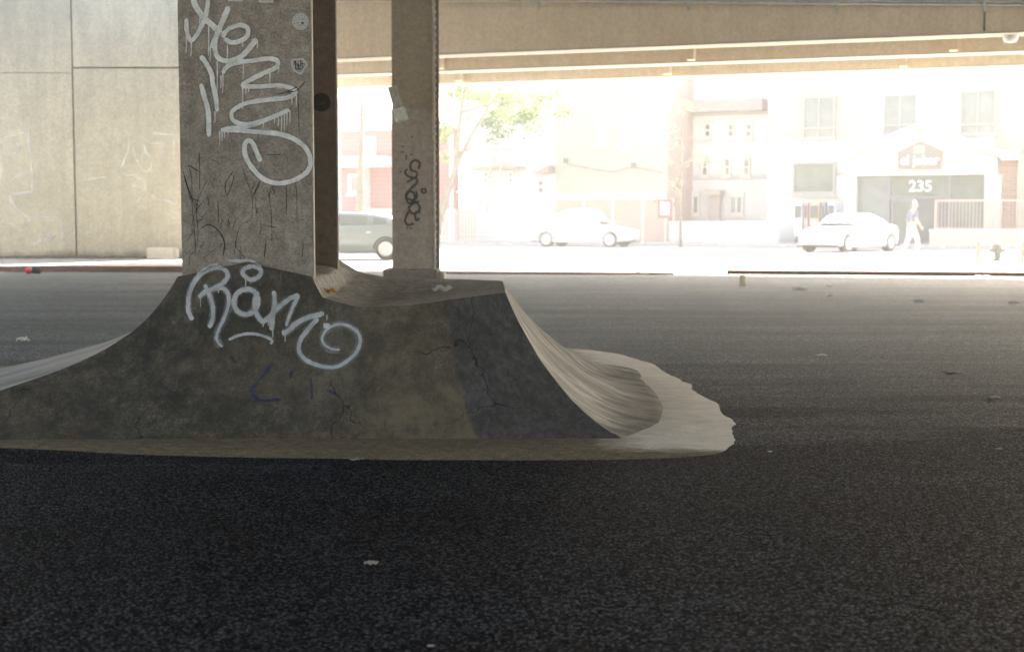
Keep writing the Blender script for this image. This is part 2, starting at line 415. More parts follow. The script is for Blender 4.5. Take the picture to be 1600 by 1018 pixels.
def key_at(i, t):
    a = KEYS[i]; b = KEYS[(i + 1) % len(KEYS)]
    Bt = Vector((*a[1], 0)).lerp(Vector((*b[1], 0)), t)
    if 7 <= i <= 11:
        p0 = Vector((*KEYS[max(7, i - 1)][1], 0)); p3 = Vector((*KEYS[min(12, i + 2)][1], 0)); p1, p2 = Vector((*a[1], 0)), Vector((*b[1], 0))
        Bt = .5 * ((2 * p1) + (p2 - p0) * t + (2 * p0 - 5 * p1 + 4 * p2 - p3) * t * t + (3 * p1 - p0 - 3 * p2 + p3) * t ** 3)
    return (Vector(a[0]).lerp(Vector(b[0]), t), Bt, [a[2][k] + (b[2][k] - a[2][k]) * t for k in range(3)])
def prof(pr, u): return pr[0] * (1 - u) ** pr[1] + (1 - pr[0]) * (1 - u) ** pr[2]
rv, rf, cols = [], [], []
ROWS = 64
for i in range(len(KEYS)):
    L = max((Vector(KEYS[i][0]) - Vector(KEYS[(i + 1) % len(KEYS)][0])).length, (Vector(KEYS[i][1]) - Vector(KEYS[(i + 1) % len(KEYS)][1])).length)
    n = max(4, int(L / .035))
    for k in range(n): cols.append((i, k / n))
fl_amp = lambda i: 1.0 if i in (7, 8, 9, 10) else 0
for (i, t) in cols:
    T, B, pr = key_at(i, t)
    s = i + t
    for r in range(ROWS + 1):
        u = r / ROWS
        p = T.lerp(B, u); p.z = T.z * prof(pr, u) + .016 * min(1, (1 - u) * 12, u * 6)
        if i >= 7 and i <= 10:              # shallow flutes left by the trowel
            e = min(1, (s - 7) * 3, (11 - s) * 3)
            p.z += math.sin((s - 7) * 4.6 + 1) * .022 * math.sin(math.pi * u) ** 1.5 * max(0, e)
        if i <= 6 or i >= 15:
            fade = math.sin(math.pi * min(1, u * 1.02)) ** .6 if u < 1 else 0
            nn = noise.noise(Vector((p.x * 1.4, p.y * 1.4, p.z * 1.6))) * .03 + noise.noise(p * 6) * .008
            p.y += -nn * fade; p.z += nn * .4 * fade
        else:
            nn = noise.noise(p * 5) * .008 * math.sin(math.pi * u)
            p.z += nn
        if r == ROWS: p.z = .006; p += (B - T).normalized() * noise.noise(Vector((s * 3, 1, 0))) * .05; p.z = .006
        rv.append(p)
NC = len(cols)
for c_ in range(NC):
    for r in range(ROWS):
        a = c_ * (ROWS + 1) + r; b = ((c_ + 1) % NC) * (ROWS + 1) + r
        rf.append((a, a + 1, b + 1, b))
ramp = empty('skate_ramp', (-.9, 9.4, 0), 0, 'home-made concrete skate ramp poured round the foot of the near column', 'skate ramp')
m = MB(); m.v = [tuple(p - Vector((-.9, 9.4, 0))) for p in rv]; m.f = rf; m.m = [0] * len(rf)
ramp_body = m.build('transition', M['ramp'], ramp, smooth=True)
hips = {k for k, (i, t) in enumerate(cols) if t == 0 and i in (0, 7)}
sa = ramp_body.data.attributes.new('sharp_edge', 'BOOLEAN', 'EDGE')
sa.data.foreach_set('value', [(e.vertices[0] // (ROWS + 1) == e.vertices[1] // (ROWS + 1)) and (e.vertices[0] // (ROWS + 1)) in hips for e in ramp_body.data.edges])
# deck on top
fi = [k for k, (i, t) in enumerate(cols) if i < 7] + [k for k, (i, t) in enumerate(cols) if i == 7][:1]
bi = [k for k, (i, t) in enumerate(cols) if 10 <= i < 15] + [k for k, (i, t) in enumerate(cols) if i == 15][:1]
fr = [rv[k * (ROWS + 1)] for k in fi]; bk = [rv[k * (ROWS + 1)] for k in bi][::-1]
def samp(lst, t):
    xs = t * (len(lst) - 1); i = min(int(xs), len(lst) - 2); return lst[i].lerp(lst[i + 1], xs - i)
def by_x(lst, x):
    lst = sorted(lst, key=lambda q: q.x)
    if x <= lst[0].x: return lst[0].copy()
    for i in range(len(lst) - 1):
        if lst[i].x <= x <= lst[i + 1].x:
            return lst[i].lerp(lst[i + 1], (x - lst[i].x) / max(1e-6, lst[i + 1].x - lst[i].x))
    return lst[-1].copy()
m = MB(); NX, NY = 90, 44; o_ = Vector((-.9, 9.4, 0))
for j in range(NY + 1):
    for i in range(NX + 1):
        s = i / NX
        x = -1.99 + (1.99 - .04) * s
        a = by_x(fr, x); b = by_x(bk, min(x, -.07))
        t = j / NY; p = a.lerp(b, t)
        k = max(0, min(1, (t - .45) / .55)); k = k * k * (3 - 2 * k)
        p.z = a.z + (b.z - a.z) * k
        if 0 < t < 1: p.z += noise.noise(p * 2.2) * .018 * math.sin(math.pi * t) - .012 * math.sin(math.pi * t)
        m.v.append(tuple(p - o_))
for j in range(NY):
    for i in range(NX):
        a = j * (NX + 1) + i; m.f.append((a, a + 1, a + NX + 2, a + NX + 1)); m.m.append(0)
deck = m.build('deck', M['deck'], ramp, smooth=True)
# apron
inner = [rv[c_ * (ROWS + 1) + ROWS] for c_ in range(NC)]
outer_key = [(-4.4, 7.85), (-3.4, 7.78), (-2.77, 7.66), (-2.0, 7.45), (-1.32, 7.35), (-.33, 7.27), (.5, 7.28), (.95, 7.38), (1.2, 7.65), (1.31, 8.1), (1.38, 9.0),
             (1.36, 10.2), (1.30, 11.3), (1.18, 12.4), (.8, 13.4), (.2, 13.7), (-1, 13.4), (-3, 12.6), (-5.3, 11.4), (-5.8, 10), (-5.2, 8.5), (-4.4, 7.85)]
oc = catmull([(x, y, 0) for x, y in outer_key], 40)
oc2 = []
for i, p in enumerate(oc[:-1]):
    c0 = Vector((-1.5, 9.8, 0)); dd = (p - c0).normalized()
    amp = .05 if p.x > .9 else .02
    q = p + dd * (noise.noise(p * 2.6) * amp + noise.noise(p * 8) * amp * .3 + noise.noise(p * 40) * amp * .12)
    oc2.append(q)
m = MB(); no = len(oc2)
cen = Vector((-1.4, 9.6, 0))
RINGS = [0, .02, .25, .5, .75, 1]
for q in oc2:
    for k, rr in enumerate(RINGS):
        p = q.lerp(cen, rr * .62); p.z = (-.01, .005, .012, .016, .02, .02)[k] + (noise.noise(p * 4) * .003 if k > 1 else 0)
        m.v.append(tuple(p - o_))
K = len(RINGS)
for i in range(no):
    for k in range(K - 1):
        a = i * K + k; b = ((i + 1) % no) * K + k
        m.f.append((a, a + 1, b + 1, b)); m.m.append(0)
apron = m.build('apron', M['apron'], ramp, smooth=True)

# ------------------------------------------------------------------ near column
CX0, CX1, CY = -1.972, -1.190, 8.50
col1 = empty('steel_column', ((CX0 + CX1) / 2, 9.1, 0), 0, 'tall grimy column tagged in white paint, rising out of the skate ramp', 'column', 'columns carrying the overpass')
def rel(o, e):
    return e
lx0, lx1 = CX0 - (CX0 + CX1) / 2, CX1 - (CX0 + CX1) / 2
m = MB(); m.box(lx0, lx1, CY - 9.1, CY - 9.1 + .07, 0, 7.2)
front = m.build('front_flange', M['column'], col1, bevel=.004)
m = MB(); m.box(lx1 + .001, lx1 + .007, CY - 9.1 + .008, CY - 9.1 + .062, .7, 7.1)
m.build('flange_edge', M['edge'], col1)
m = MB(); m.box(lx0, lx1, .60, .66, 0, 7.2); far = m.build('far_flange', M['column_far'], col1, bevel=.004)
m = MB(); m.box(lx1 + .001, lx1 + .006, .607, .653, .7, 7.1); m.build('flange_edge', M['edge'], col1)
m = MB(); m.box(-.02, .02, CY - 9.1 + .07, .60, 0, 7.2); m.build('web', M['column_far'], col1)

# BVH of the things that carry paint
def bvh_of(objs):
    vs, fs_ = [], []
    for o in objs:
        off = Vector(o.parent.location) if o.parent else Vector()
        n = len(vs); vs += [v.co + off for v in o.data.vertices]
        fs_ += [tuple(n + i for i in p.vertices) for p in o.data.polygons]
    return BVHTree.FromPolygons(vs, fs_)
BV = bvh_of([ramp_body, deck, apron, front, far])
def surf_bvh(px, py):
    d = ray(px, py).normalized(); loc, nor, _, _ = BV.ray_cast(EYE, d)
    if loc is None: return G(px, py), Vector((0, 0, 1))
    if nor.dot(d) > 0: nor = -nor
    return loc, nor
def surf_plane(Y): return lambda px, py: (D(px, py, Y), Vector((0, -1, 0)))
def surf_ground(px, py): return G(px, py), Vector((0, 0, 1))
def ribbon(m, pts, wd, surf, base=.0018, step=.000025, wobble=.12, taper=True):
    """paint stroke: pts in photo pixels; lies on the surface, edges marked for wear"""
    P = catmull([(a, b, 0) for a, b in pts], 7)
    # respace
    n = len(P); n0 = len(m.v); ed = m.at.setdefault('edge', [])
    w0, w1 = (wd if isinstance(wd, (tuple, list)) else (wd, wd)); w0 *= 1.15; w1 *= 1.15
    for i, p in enumerate(P):
        t = (P[min(i + 1, n - 1)] - P[max(i - 1, 0)]); t = t.normalized() if t.length > 1e-6 else Vector((1, 0, 0))
        s = Vector((-t.y, t.x, 0))
        u = i / max(1, n - 1); hw = .5 * (w0 + (w1 - w0) * u) * (1 + wobble * noise.noise(Vector((p.x * .15, p.y * .15, w0))))
        if taper and (i == 0 or i == n - 1): hw *= .45
        elif taper and (i == 1 or i == n - 2): hw *= .85
        off = base + ribbon.z + step * i
        for k, q in enumerate((-1, -.5, 0, .5, 1)):
            a = p + s * (hw * q); loc, nor = surf(a.x, a.y)
            m.v.append(tuple(loc + nor * off)); ed.append(abs(q))
    for i in range(n - 1):
        for k in range(4):
            a = n0 + i * 5 + k; m.f.append((a, a + 1, a + 6, a + 5)); m.m.append(m.mi)
    ribbon.z += .00022
ribbon.z = 0
def finish_paint(m, name, mat, parent):
    inv = Vector(parent.location)
    me = bpy.data.meshes.new(name); me.from_pydata([tuple(Vector(v) - inv) for v in m.v], [], m.f); 
    for q in (mat if isinstance(mat, list) else [mat]): me.materials.append(q)
    me.polygons.foreach_set('material_index', m.m)
    at = me.attributes.new('edge', 'FLOAT', 'POINT'); at.data.foreach_set('value', m.at['edge'])
    o = bpy.data.objects.new(name, me); C.objects.link(o); o.parent = parent
    ribbon.z = 0
    return o
def Z(ox, oy, sc, L): return [(ox + x / sc, oy + y / sc) for x, y in L]
sc_ = surf_plane(CY)
z6 = lambda L: Z(270, 0, 3.391, L)
m = MB()
for L, wd in (
  ([(73,100),(73,150),(83,195),(100,215),(130,180),(160,120),(180,60),(188,-10)], 6.3),
  ([(108,-5),(125,40),(165,95),(215,140),(262,188)], 8),
  ([(297,35),(270,100),(242,165),(205,255)], (8, 7)),
  ([(262,200),(290,160),(350,135),(395,150),(396,190),(362,216),(312,226),(272,206)], 6.5),
  ([(442,205),(402,262),(350,308),(292,325),(245,310),(225,270),(228,215),(248,165)], (8, 6)),
  ([(265,390),(290,352),(350,332),(430,322),(510,312),(556,325),(545,360),(480,390),(402,430),(374,455),(450,460),(560,455),(640,472),(645,500),(600,520),(500,530),(400,545),(342,570),(312,602),(325,640),(380,660),(460,647),(540,617),(618,582)], 6.3),
  ([(255,690),(330,690),(450,700),(560,710),(640,735),(700,780),(727,830),(727,885),(690,930),(620,963),(540,970),(470,940),(415,880),(385,820),(383,765),(405,745),(430,770),(450,820),(468,855)], 6.6),
  ([(255,690),(300,680),(400,670),(470,650)], 5.5),
  ([(148,298),(180,340),(208,398),(212,440),(230,520),(236,592)], (7, 6)),
  ([(150,445),(170,520),(190,600),(192,725)], 6.8)):
    m.mi = 1; w2 = wd if isinstance(wd, (int, float)) else wd[0]
    ribbon(m, z6(L), w2 * 1.9, sc_, base=.0010, step=.00001)
    m.mi = 0; ribbon(m, z6(L), wd, sc_)
for (x, y0, y1) in ((72,190,282),(98,210,302),(236,325,490),(266,385,495),(256,400,470),(290,235,320),(371,450,582),(388,458,500),(403,460,490),(515,385,442),(374,310,425),
    (632,490,552),(655,485,572),(540,625,655),(560,620,670),(577,610,695),(592,600,690),(606,590,665),(622,585,650),(480,645,680),(225,590,652),(250,695,772),(262,695,748),(275,695,735),(295,690,712),(562,345,392),(192,140,300),(200,250,330),(340,215,240),(372,215,250),(450,215,260),(146,60,130)):
    ribbon(m, z6([(x, y0), (x + 1, (y0 + y1) / 2), (x - 1, y1)]), (1.9, 1.1), sc_, wobble=.3)
finish_paint(m, 'graffiti', [M['p_white'], M['p_spray']], col1)['label'] = 'big dripping white spray tag'
z8 = lambda L: Z(270, 230, 5.09, L)
m = MB()
for L in ([(210,40),(214,200),(214,340)],[(120,130),(150,250),(153,430),(168,620),(184,830)],[(80,190),(120,320),(162,432)],[(125,140),(205,192)],
  [(275,255),(205,400),(190,520),(202,700),(178,800)],[(540,120),(590,270),(632,390),(628,575)],[(695,270),(640,392)],[(750,320),(782,500),(790,780)],
  [(482,190),(420,290),(432,380),(470,300),(490,220)],[(225,645),(290,615),(370,670),(412,760),(400,865)],[(622,580),(542,620),(512,700),(488,865)],[(742,740),(728,882)],
  [(182,830),(140,862),(130,940)],[(280,80),(390,140)],[(750,62),(862,60)],[(360,420),(365,600)],[(905,290),(905,540)],[(985,300),(990,600)],[(250,420),(180,520),(150,640)],[(100,260),(180,480),(230,560)],[(85,200),(150,430)],[(740,620),(830,640)]):
    ribbon(m, z8(L), random.choice((1.0, 1.4, 2.0)), sc_, base=.0012, wobble=.5)
rnd_ = random.Random(11)
for k in range(26):
    x, y = rnd_.uniform(90, 1040), rnd_.uniform(240, 800); a = rnd_.gauss(math.pi / 2, .45); ln = rnd_.uniform(40, 170)
    L = [(x + math.cos(a) * ln * q + rnd_.uniform(-12, 12), y + math.sin(a) * ln * q) for q in (0, .33, .66, 1)]
    ribbon(m, z8([(min(1070, max(85, p_[0])), p_[1]) for p_ in L]), rnd_.choice((.7, 1.0, 1.3)), sc_, base=.0012, wobble=.6)
for L in ([(610,490),(660,480),(705,430)],[(560,500),(600,490),(660,462)],[(665,520),(672,720)]):
    ribbon(m, z6(L), 1.8, sc_, base=.0012, wobble=.5)
finish_paint(m, 'graffiti', M['p_black'], col1)['label'] = 'scratchy black marker scribbles low on the column'
# stickers
def disc(m, px, py, r, surf, off, n=28, r0=0, shape=None):
    c = surf(px, py)[0]; nn = Vector((0, -1, 0)); s = (surf(px + 1, py)[0] - c).length
    ring = []
    for k in range(n):
        w_ = 2 * math.pi * k / n; q = shape(w_) if shape else 1
        ring.append((math.cos(w_) * q, math.sin(w_) * q))
    P = lambda x, y, rr: tuple(c + Vector((x * rr * s, -off, y * rr * s)))
    if r0 == 0: m.quad(*[P(x, y, r) for x, y in ring])
    else:
        for k in range(n):
            a, b = ring[k], ring[(k + 1) % n]
            m.quad(P(*a, r), P(*b, r), P(*b, r0), P(*a, r0))
stw = simple('sticker_white', (.55, .58, .57), .5, .1, 40); stg = simple('sticker_grey', (.3, .31, .31), .5, .2, 60); stk = simple('sticker_black', (.02, .018, .017), .45, .2, 60)
stt = simple('sticker_teal', (.33, .42, .41), .5, .1, 40); stb = simple('sticker_brown_print', (.10, .06, .02), .5, .2, 60)
def sticker(parts, label):
    m = MB(); mats = []
    for k, (fn, mat) in enumerate(parts): m.mi = k; mats.append(mat); fn(m)
    o = m.build('sticker', mats, col1); o.data.transform(Matrix.Translation(-Vector(col1.location))); o['label'] = label
    return o
def marks(lst, surf, off):
    def fn(m):
        for (x0, y0, x1, y1) in lst:
            a, b = surf(x0, y0)[0], surf(x1, y1)[0]
            m.quad((a.x, a.y - off, a.z), (b.x, a.y - off, a.z), (b.x, a.y - off, b.z), (a.x, a.y - off, b.z))
    return fn
ringtext = [(469.5 + 9.4 * math.cos(a) - .9, 34 + 9.4 * math.sin(a) - .9, 469.5 + 9.4 * math.cos(a) + .7, 34 + 9.4 * math.sin(a) + .9) for a in [k * math.pi / 6 + .2 for k in range(12)]]
sticker([(lambda m: disc(m, 469.5, 34, 12.8, sc_, .0015), stw), (lambda m: disc(m, 469.5, 34, 11, sc_, .002, r0=10.4), stg), (lambda m: disc(m, 469.5, 34, 7.2, sc_, .002, r0=6.4), stg),
   (marks(ringtext, sc_, .0022), stg), (marks([(466,30,470,31.5),(465,33,467,38),(470,34,471.5,39),(466,39,474,40.2),(472,29,474,33)], sc_, .0024), stg), (marks([(471.5,34.5,474.5,38)], sc_, .0027), stk)], 'round white sticker with a ringed print')
shp = lambda w_: 1 + .12 * math.cos(3 * w_ - math.pi / 2) + .06 * math.cos(5 * w_)
sticker([(lambda m: disc(m, 467.2, 102.5, 12.2, sc_, .0015, 40, shape=shp), stw), (lambda m: disc(m, 467.2, 102.5, 9.6, sc_, .002, 40, shape=shp), stg),
   (marks([(460,95,463,100),(461,100,463,108),(464,98,466,104),(466,101,468,107),(469,96,471,104),(471,99,474,101),(472,103,473.5,108),(463,107,471,109)], sc_, .0025), stk),
   (marks([(463,97,465,99),(468,97,469,101),(474,96,476,99),(459,103,461,106)], sc_, .0027), stw)], 'cut-out white sticker with dark lettering')
sticker([(marks([(356,-16,380,2.6)], sc_, .0015), stw), (marks([(404,-15,427.5,4.6)], sc_, .0015), stw), (lambda m: disc(m, 391.5, -8, 10.5, sc_, .0018), stt),
   (marks([(360,-12,376,-9),(360,-6,372,-4),(365,-2,376,-.5),(408,-9,424,-6),(409,-3,411,2),(412,0,420,1),(421,-4,423,2)], sc_, .0025), stg), (marks([(389,-6,393,0)], sc_, .003), stk)], 'row of printed stickers high on the column')
s2 = surf_plane(9.70)
sticker([(lambda m: disc(m, 502, 160, 14.5, s2, .002, 36), stk), (marks([(494,158,497,159.2),(498,157,500,158.5),(496,161,498.5,164),(500,160.5,502,164),(503.5,160,505,163.5),(506.5,158.5,508.5,162.5)], s2, .003), stb)], 'round black sticker on the far flange')

# tag on the ramp
z7 = lambda L: Z(270, 380, 4.627, L)
m = MB()
for L, wd in (
  ([(145,555),(118,500),(114,420),(138,320),(190,240),(260,192),(330,175),(385,198),(398,242),(362,292),(290,330),(235,350),(190,395)], 6.6),
  ([(232,298),(265,370),(290,450),(290,540),(265,612)], 6.3),
  ([(290,332),(360,325),(402,370),(402,460),(370,550),(332,630),(320,700),(360,752)], (7, 3.5)),
  ([(575,165),(520,185),(510,225),(555,262),(610,250),(640,212),(620,178),(572,164)], 6.4),
  ([(600,350),(540,332),(480,352),(445,410),(458,480),(520,515),(582,498),(615,445),(605,360),(592,450),(612,520),(652,565),(702,530),(770,460),(850,400),(912,375)], 6.8),
  ([(730,345),(737,430),(722,530),(716,632)], (6, 8)),
  ([(912,372),(880,440),(842,530),(820,602)], (6, 4)),
  ([(790,650),(830,640),(882,590),(950,550),(1012,530),(1098,508)], 7.5),
  ([(1050,545),(990,610),(930,690),(912,770),(945,830),(1010,870),(1100,895),(1190,895),(1270,850),(1330,790),(1355,715),(1340,650),(1290,607),(1220,588),(1150,605),(1105,645),(1085,690),(1102,735),(1150,765),(1212,775)], (7, 3.2)),
  ([(405,700),(470,672),(560,655),(650,670),(715,700),(710,732)], 4.2),
  ([(400,122),(480,128),(560,124),(640,168)], 4.5), ([(180,225),(260,165),(330,150)], 3)):
    m.mi = 1; w2 = wd if isinstance(wd, (int, float)) else wd[0]
    ribbon(m, z7(L), w2 * 1.9, surf_bvh, base=.003, step=.00001)
    m.mi = 0; ribbon(m, z7(L), wd, surf_bvh, base=.004)
for (x, y0, y1) in ((652,565,607),(722,632,682),(690,540,600),(703,555,620),(812,650,716),(203,395,462),(527,262,310),(565,262,290),(1118,520,560),(332,335,365),(1120,595,612)):
    ribbon(m, z7([(x, y0), (x + 2, (y0 + y1) / 2), (x, y1)]), (2, 1.2), surf_bvh, base=.004, wobble=.3)
ribbon(m, z7([(1095,600),(1120,600),(1140,605)]), 7, surf_bvh, base=.004)
finish_paint(m, 'graffiti', [M['p_white2'], M['p_spray']], ramp)['label'] = 'looping white tag with a ring over it on the front face'
z4 = lambda L: Z(0, 380, 2.667, L)
m = MB()
for L, wd in (([(1218,530),(1208,562)], 6), ([(1140,500),(1085,565),(1048,612),(1072,648),(1120,655),(1175,650)], 6), ([(1295,560),(1300,650)], 5), ([(1360,610),(1420,640)], 4), ([(960,470),(985,500)], 4)):
    ribbon(m, z4(L), wd, surf_bvh, base=.003, wobble=.5)
finish_paint(m, 'graffiti', M['p_blue'], ramp)['label'] = 'faded blue paint marks'

# ------------------------------------------------------------------ second column
Y2 = 26.6; PH = .30
xa, xb = D(612.5, 300, Y2).x, D(676, 300, Y2).x; cx = (xa + xb) / 2; hw = (xb - xa) / 2
col2 = empty('steel_column', (cx, Y2 + .4, 0), 0, 'riveted steel column on a concrete plinth with a black scrawl, standing farther back', 'column', 'columns carrying the overpass')
zs = D(640, 170, Y2).z
m = MB(); m.box(-hw, hw, -.40, -.36, PH, zs)
def rivets(m, x, z0, z1, st, y=-.40, r=.028):
    z = z0
    while z < z1:
        m.box(x - r, x + r, y - .028, y, z - r, z + r); z += st
rivets(m, -hw + .05, .4, zs, .12); rivets(m, hw - .05, .4, zs, .12)
f2 = m.build('front_flange', M['column2'], col2)
m = MB(); m.box(-hw + .012, hw + .004, -.425, -.36, zs + .002, 7.2)
rivets(m, -hw + .05, zs + .1, 6, .13, -.425, .026); rivets(m, hw - .08, zs + .1, 6, .13, -.425, .026)
for zz in (D(640, 95, Y2).z, D(640, 17, Y2).z): m.box(-hw + .02, hw - .0, -.437, -.425, zz - .03, zz + .03)
m.build('upper_plate', M['column2_upper'], col2)
m = MB(); m.box(hw - .015, hw + .045, -.37, -.22, PH, 7.2)
z = .4
while z < 5.6: m.box(hw + .045, hw + .07, -.33, -.28, z, z + .05); z += .14
m.build('corner_angle', M['edge'], col2)
m = MB(); m.box(-hw, hw, .36, .40, PH, 7.2); m.box(hw + .002, hw + .09, .2, .398, PH, 7.2); m.build('far_flange', M['column_far'], col2)
m = MB(); m.box(-.03, .03, -.36, .36, PH, 7.2); m.build('web', M['column_far'], col2)
px0, px1 = D(598, 420, Y2 - .2).x - cx, D(683, 420, Y2 - .2).x - cx
m = MB(); m.box(px0, px1, -.60, .62, 0, PH - .01); m.build('plinth', M['plinth'], col2, bevel=.02)
m = MB(); m.box(px1 + .002, px1 + .12, -.3, .5, 0, PH - .06); m.build('plinth', M['sidewalk'], col2, bevel=.03)
s2p = surf_plane(Y2)
z9 = lambda L: Z(590, 180, 3.918, L)
m = MB()
for L in ([(250,332),(258,292),(228,276),(202,300),(206,335),(240,350),(232,382),(190,375),(168,350),(182,328)],
  [(178,412),(228,385),(242,410),(205,448),(172,488),(190,538),(226,520),(222,478),(195,468),(178,500),(210,520),(240,500),(235,462)],
  [(256,528),(220,540),(192,568),(216,602),(256,580),(250,545),(215,520)],[(262,590),(232,600),(236,642),(258,630)],[(192,588),(168,640),(186,672),(222,662)],
  [(283,446),(297,462),(283,477),(269,462),(283,446)]):
    ribbon(m, z9(L), 3.1, s2p, base=.004, step=.0001, wobble=.2)
for (x, y) in ((140,345),(175,250),(205,240),(175,265),(180,688),(203,690),(155,190),(150,225),(212,130)):
    ribbon(m, z9([(x - 6, y), (x, y + 2), (x + 7, y - 1)]), 2.2, s2p, base=.004, wobble=.6)
finish_paint(m, 'graffiti', M['p_dark'], col2)['label'] = 'vertical black looping scrawl'
# broken arm hanging off that column
pa, pb = D(613, 135, Y2 - .5), D(629, 190, Y2 - .55)
arm = empty('broken_bracket', pa, 0, 'loose grey metal bracket hanging at a slant off the riveted column', 'bracket')
dv = pb - pa; ax = dv.normalized(); sx = Vector((1, 0, 0)); sx = (sx - ax * sx.dot(ax)).normalized(); ny = ax.cross(sx)
MM = Matrix((sx, ny, ax)).transposed()
bra = simple('bracket_grey', (.30, .29, .27), .6, .3, 12); brb = simple('bracket_pale', (.42, .46, .43), .5, .3, 14)
m = MB(); m.box(-.09, .09, -.03, .03, 0, dv.length * .6, MM.to_4x4()); m.box(-.02, .02, .0, .30, .1, .2, MM.to_4x4()); m.build('arm', bra, arm, bevel=.01)
m = MB(); m.box(-.115, .115, -.05, .05, dv.length * .6 + .002, dv.length, MM.to_4x4()); m.build('clamp', brb, arm, bevel=.03)
m = MB(); q = MM @ Vector((0, -.06, dv.length * .85))
m.tube([q + Vector((0, .02, 0)), q - Vector((0, .03, 0))], .05, 12); m.build('bolt', bra, arm)

# ------------------------------------------------------------------ overpass
ANG = R(-18.5); bd = Vector((math.cos(ANG), math.sin(ANG), 0)); bn = Vector((-math.sin(ANG), math.cos(ANG), 0))
OB = D(1000, 74, 31.0); OB.z = 0; ZB = D(1000, 74, 31.0).z
over = empty('overpass', OB, ANG, 'elevated roadway of tan steel girders spanning the lot overhead', 'overpass')
UL = -11; UR = 60
def girder(wc, zb, ztop, lit=False):
    g = MB(); g.box(UL, UR, wc - .012, wc + .012, zb + .04, ztop); go = g.build('girder', M['girder'], over)
    f = MB(); f.box(UL, UR, wc - .0, wc + .62, zb, zb + .038); f.build('bottom_flange', M['flange'], go)
    return go
DT = 7.2
g1 = girder(0, ZB, DT); g2 = girder(3.35, ZB, DT); g3 = girder(6.45, ZB, DT)
def uw(px, py, wv):                              # hit girder plane
    r = ray(px, py); o = EYE - OB; k = (wv - o.dot(bn)) / r.dot(bn); p = EYE + r * k - OB; return p.dot(bd), p.z
for gw, go, pxs in ((3.35, g2, (1082, 1490, 690)), (6.45, g3, (1045, 1412, 720))):
    for px in pxs:
        u, _ = uw(px, 90, gw); s = MB(); s.box(u - .09, u + .09, gw - .30, gw - .013, ZB + .04, DT); s.build('stiffener', M['girder'], go)
u, _ = uw(1538, 40, 0); s = MB(); s.box(u - .02, u + .02, -.012 - .02, -.0125, ZB + .05, DT); s.build('splice_seam', M['soffit'], g1)
m = MB(); m.box(UL, UR, .3, 6.75, DT, DT + .28); m.box(UL, UR, 6.75, 6.9, DT - .1, DT + .4); m.build('deck_slab', M['soffit'], over)
m = MB()
DX0, DX1, DY0 = -16, 22, -27
cw = [Vector((DX0, DY0, 0)), Vector((DX1, DY0, 0))]
def onG1(x, off=.28):                            # point of the first girder line at world X
    t = (x - OB.x - bn.x * off) / bd.x; return OB + bn * off + bd * t
cw += [onG1(DX1), onG1(DX0)]
cl_ = [Vector(((p - OB).dot(bd), (p - OB).dot(bn), 0)) for p in cw]
for zz in (DT, DT + .28): m.quad(*[(p.x, p.y, zz) for p in cl_])
for i in range(4): a_, b_ = cl_[i], cl_[(i + 1) % 4]; m.quad((a_.x, a_.y, DT), (b_.x, b_.y, DT), (b_.x, b_.y, DT + .28), (a_.x, a_.y, DT + .28))
m.build('deck_slab', M['soffit'], over)
for k in range(5):
    wv = -13.5 - k * 3.4
    m = MB(); m.box(-50, 14, wv - .012, wv + .012, DT - .9, DT); g = m.build('girder', M['girder'], over)
    m = MB(); m.box(-50, 14, wv - .2, wv + .2, DT - .94, DT - .902); m.build('bottom_flange', M['flange'], g)
# conduit with hangers
pp = [D(x, y, Yp) for x, y, Yp in ((520, -1, 31.8), (842, 0, 30.6), (1075, 2, 29.8), (1308, 4.5, 29.0), (1620, 7, 28.0), (1900, 6, 27.2))]
cond = empty('conduit', pp[2], 0, 'grey conduit pipe clipped along the first girder', 'pipe')
m = MB(); m.tube([p - pp[2] for p in catmull(pp, 5)], .028, 10); m.tube([p - pp[2] + Vector((0, .05, .06)) for p in catmull(pp, 5)], .018, 8); m.build('pipe', M['pipe'], cond, smooth=True)
for px, y0, y1, Yp in ((842, -14, 16, 30.55), (1075, -14, 19, 29.75), (1308, -12, 22, 28.95), (1538, -10, 19, 28.2)):
    a, b = D(px, y0, Yp), D(px, y1, Yp)
    m = MB(); m.box(a.x - .032, a.x + .032, a.y - .055, a.y - .03, b.z, a.z); m.box(a.x - .045, a.x + .045, a.y - .06, a.y + .06, (a.z + b.z) / 2 + .02, (a.z + b.z) / 2 + .06)
    o = m.build('hanger', brb, cond); o.data.transform(Matrix.Translation(-pp[2]))
# lamp under the first girder
lp = D(1579, 52, 29.0)
lamp = empty('ceiling_lamp', lp, 0, 'white dome lamp fixed under the girder at the upper right', 'lamp')
m = MB(); m.tube([(0, 0, .0), (0, 0, -.05), (0, 0, -.12), (0, 0, -.17), (0, 0, -.19)], [.165, .16, .145, .12, .05], 20); m.build('globe', simple('lamp_glass', (.8, .8, .76), .3, .03), lamp, smooth=True)
m = MB(); m.tube([(0, 0, .002), (0, 0, .05)], [.18, .17], 20); m.tube([(0, 0, .05), (0, 0, .35)], [.03, .03], 8); m.build('mount', M['pipe'], lamp)

